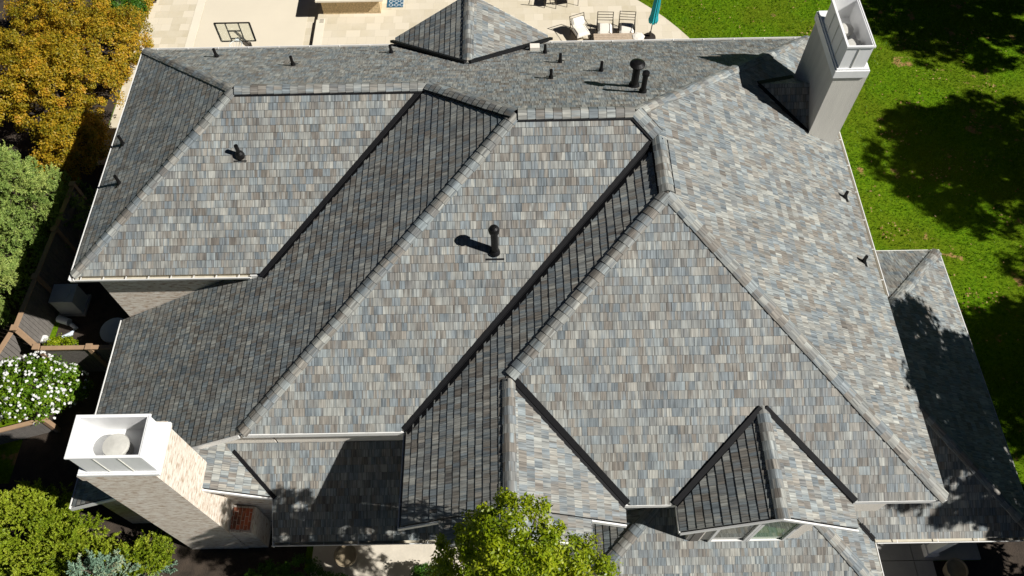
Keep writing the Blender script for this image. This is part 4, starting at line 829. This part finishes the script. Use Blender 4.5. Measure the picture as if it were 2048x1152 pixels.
# grill island
isl = thing('outdoor_counter', (-6.9, 29.0, PT), 'stone outdoor counter with a pale slab top at the top edge', 'counter')
mb = MB(); mb.box(-8.14, -5.62, 28.35, 29.6, PT, PT + 0.82); mb.build('stone_base', 'stone', isl)
mb = MB(); mb.box(-8.30, -5.40, 28.1, 29.75, PT + 0.821, PT + 0.90); mb.build('slab_top', 'slabtop', isl)
mb = MB(); mb.box(-8.1, -5.5, 28.58, 29.6, PT + 0.901, PT + 0.96); mb.build('grill_lid', 'steel', isl)
# mat
rug = thing('doormat', (-5.05, 29.0, PT), 'blue outdoor mat with a pale lattice pattern beside the stone counter', 'mat')
mb = MB(); mb.box(-5.40, -4.68, 28.71, 29.8, PT + 0.002, PT + 0.014); mb.build('mat_field', 'bluepat', rug)
mb = MB()
for i in range(3):
    for j in range(4):
        cx, cy = -5.22 + i * 0.24, 28.86 + j * 0.24
        if i < 2: pass
        ring = [(cx + 0.085 * math.cos(t), cy + 0.085 * math.sin(t)) for t in [2 * math.pi * k / 8 for k in range(9)]]
        for a, b in zip(ring, ring[1:]): mb.bar((a[0], a[1], PT + 0.017), (b[0], b[1], PT + 0.017), 0.02, 0.006)
        if i < 2: mb.bar((cx + 0.085, cy, PT + 0.017), (cx + 0.155, cy, PT + 0.017), 0.02, 0.006)
        if j < 3: mb.bar((cx, cy + 0.085, PT + 0.017), (cx, cy + 0.155, PT + 0.017), 0.02, 0.006)
mb.build('mat_lattice', 'whitepat', rug)
mb = MB(); mb.box(-8.30, -8.06, 27.78, 28.06, PT + 0.0065, PT + 0.012)
for k in range(4): mb.box(-8.27 + 0.0, -8.09, 27.81 + k * 0.065, 27.835 + k * 0.065, PT + 0.0121, PT + 0.014, 1)
tag(mb.build('drain_grate', ['border', 'darkframe']), 'small slotted drain grate set in the pale paving by the stone counter', 'drain')
# lounge chairs
def lounge(loc, rz, label, backcushion=False):
    t = thing('lounge_chair', loc, label, 'chair', rz, 'lounge chairs on the patio')
    mb = MB(); W2 = 0.33; r = 0.017
    for s in (-1, 1):
        mb.tube([(s * W2, 0.30, 0), (s * W2, 0.30, 0.42), (s * W2, 0.45, 0.86)], r, 6); mb.tube([(s * W2, -0.34, 0), (s * W2, -0.34, 0.58), (s * W2, 0.34, 0.60)], r, 6)
        mb.bar((s * W2, -0.34, 0.30), (s * W2, 0.30, 0.30), 0.025, 0.03)
    mb.build('frame', 'darkframe', t, world=False)
    mb = MB()
    for z, y in ((0.85, 0.447), (0.74, 0.41), (0.63, 0.37), (0.52, 0.335)): mb.tube([(-W2, y, z), (W2, y, z)], 0.014, 6)
    mb.build('back_rails', 'darkframe', t, world=False)
    def pad(nm, x0, x1, y0, y1, z0, z1, tilt=0):
        mb = MB(); nx = 7; ny = 7; top = []
        f = lambda i, j: Vector((x0 + (x1 - x0) * i / nx, y0 + (y1 - y0) * j / ny, z0 + (z1 - z0) * (min(1, 4.2 * min(i / nx, 1 - i / nx) + 0.35) * min(1, 4.2 * min(j / ny, 1 - j / ny) + 0.35)) + tilt * (y1 - y0) * j / ny))
        for i in range(nx):
            for j in range(ny): mb.face([f(i, j), f(i + 1, j), f(i + 1, j + 1), f(i, j + 1)])
        g = lambda i, j: Vector((x0 + (x1 - x0) * i / nx, y0 + (y1 - y0) * j / ny, z0 - 0.02 + tilt * (y1 - y0) * j / ny))
        for i in range(nx): mb.face([g(i, 0), g(i + 1, 0), f(i + 1, 0), f(i, 0)]); mb.face([g(i + 1, ny), g(i, ny), f(i, ny), f(i + 1, ny)])
        for j in range(ny): mb.face([g(0, j + 1), g(0, j), f(0, j), f(0, j + 1)]); mb.face([g(nx, j), g(nx, j + 1), f(nx, j + 1), f(nx, j)])
        o = mb.build(nm, 'cushion', t, world=False)
        for p in o.data.polygons: p.use_smooth = True
    pad('seat_cushion', -0.30, 0.30, -0.34, 0.30, 0.33, 0.46)
    if backcushion: pad('back_cushion', -0.29, 0.29, 0.16, 0.40, 0.46, 0.60, 0.9)
lounge((4.06, 26.72, PT), R(-3), 'middle lounge chair of three, with a cream seat cushion and open slatted back')
lounge((4.98, 26.72, PT), R(-6), 'lounge chair with cream cushion nearest to the teal umbrella')
lounge((3.02, 26.62, PT), R(22), 'turned lounge chair with cream seat and back cushions, farthest from the umbrella', True)
tb_ = thing('coffee_table', (4.6, 26.05, PT), 'low wooden coffee table in front of the lounge chairs at the roof edge', 'table')
mb = MB()
for k in range(5): mb.box(3.55, 5.65, 25.75 + k * 0.125, 25.865 + k * 0.125, PT + 0.36, PT + 0.40)
mb.build('table_top', 'wood', tb_)
for x in (3.62, 5.58):
    for y in (25.82, 26.29): mb = MB(); mb.box(x - 0.03, x + 0.03, y - 0.03, y + 0.03, PT, PT + 0.359); mb.build('leg', 'darkframe', tb_)
mb = MB(); mb.lathe((5.42, 26.13, PT + 0.401), [(0.27, 0), (0.27, 0.02), (0.15, 0.05), (0.001, 0.05)], 7); o = mb.build('folded_towel', 'cushion'); tag(o, 'white cloth bundled on the umbrella end of the coffee table', 'cloth')
um = thing('patio_umbrella', (5.98, 26.52, PT), 'closed teal patio umbrella on a dark pole at the patio edge', 'umbrella')
mb = MB(); mb.tube([(5.98, 26.52, PT), (6.06, 26.52, PT + 2.6)], 0.022, 8); mb.build('pole', 'darkframe', um)
mb = MB(); mb.lathe((5.98, 26.52, PT), [(0.001, 0), (0.27, 0), (0.25, 0.06), (0.06, 0.10), (0.05, 0.3), (0.001, 0.31)], 20); mb.build('base', 'darkframe', um)
mb = MB(); N = 24; prof = [(0.82, 0.15), (0.95, 0.17), (1.2, 0.135), (1.6, 0.125), (2.1, 0.10), (2.45, 0.06), (2.62, 0.012)]
P = [[Vector((5.985 + z * 0.03 + r_ * (1 + 0.24 * (k % 2)) * math.cos(2 * math.pi * k / N), 26.52 + r_ * (1 + 0.24 * (k % 2)) * math.sin(2 * math.pi * k / N), PT + z + (0.05 * (k % 4 == 0) if z < 0.9 else 0))) for k in range(N)] for z, r_ in prof]
for r0, r1 in zip(P, P[1:]):
    for k in range(N): mb.face([r0[k], r0[(k + 1) % N], r1[(k + 1) % N], r1[k]])
mb.build('canopy', 'teal', um)
# dining chairs at the top edge
def dining(loc, rz, label):
    t = thing('dining_chair', loc, label, 'chair', rz, 'dark metal dining chairs')
    for s in (-1, 1):
        mb = MB(); mb.tube([(s * 0.25, -0.25, 0), (s * 0.25, -0.25, 0.64), (s * 0.25, 0.24, 0.66)], 0.015, 6); mb.build('leg', 'darkframe', t, world=False)
        mb = MB(); mb.tube([(s * 0.25, 0.28, 0), (s * 0.25, 0.24, 0.45), (s * 0.25, 0.34, 0.98)], 0.015, 6); mb.build('leg', 'darkframe', t, world=False)
    mb = MB(); mb.box(-0.25, 0.25, -0.25, 0.25, 0.42, 0.46); mb.build('seat', 'darkframe', t, world=False)
    mb = MB()
    for z in (0.6, 0.78, 0.96): mb.bar((-0.25, 0.27 + (z - 0.45) * 0.15, z), (0.25, 0.27 + (z - 0.45) * 0.15, z), 0.02, 0.06)
    mb.build('backrest', 'darkframe', t, world=False)
dining((1.85, 28.75, PT), R(172), 'dark metal dining chair at the top edge, on the left')
dining((2.75, 28.85, PT), R(190), 'dark metal dining chair at the top edge, on the right')
dt = thing('dining_table', (2.3, 29.75, PT), 'dark dining table just above the top edge behind two metal chairs', 'table')
mb = MB(); mb.box(1.2, 3.4, 29.25, 30.25, PT + 0.71, PT + 0.75); mb.build('table_top', 'darkframe', dt)
for x in (1.3, 3.3):
    for y in (29.35, 30.15): mb = MB(); mb.box(x - 0.03, x + 0.03, y - 0.03, y + 0.03, PT, PT + 0.709); mb.build('leg', 'darkframe', dt)
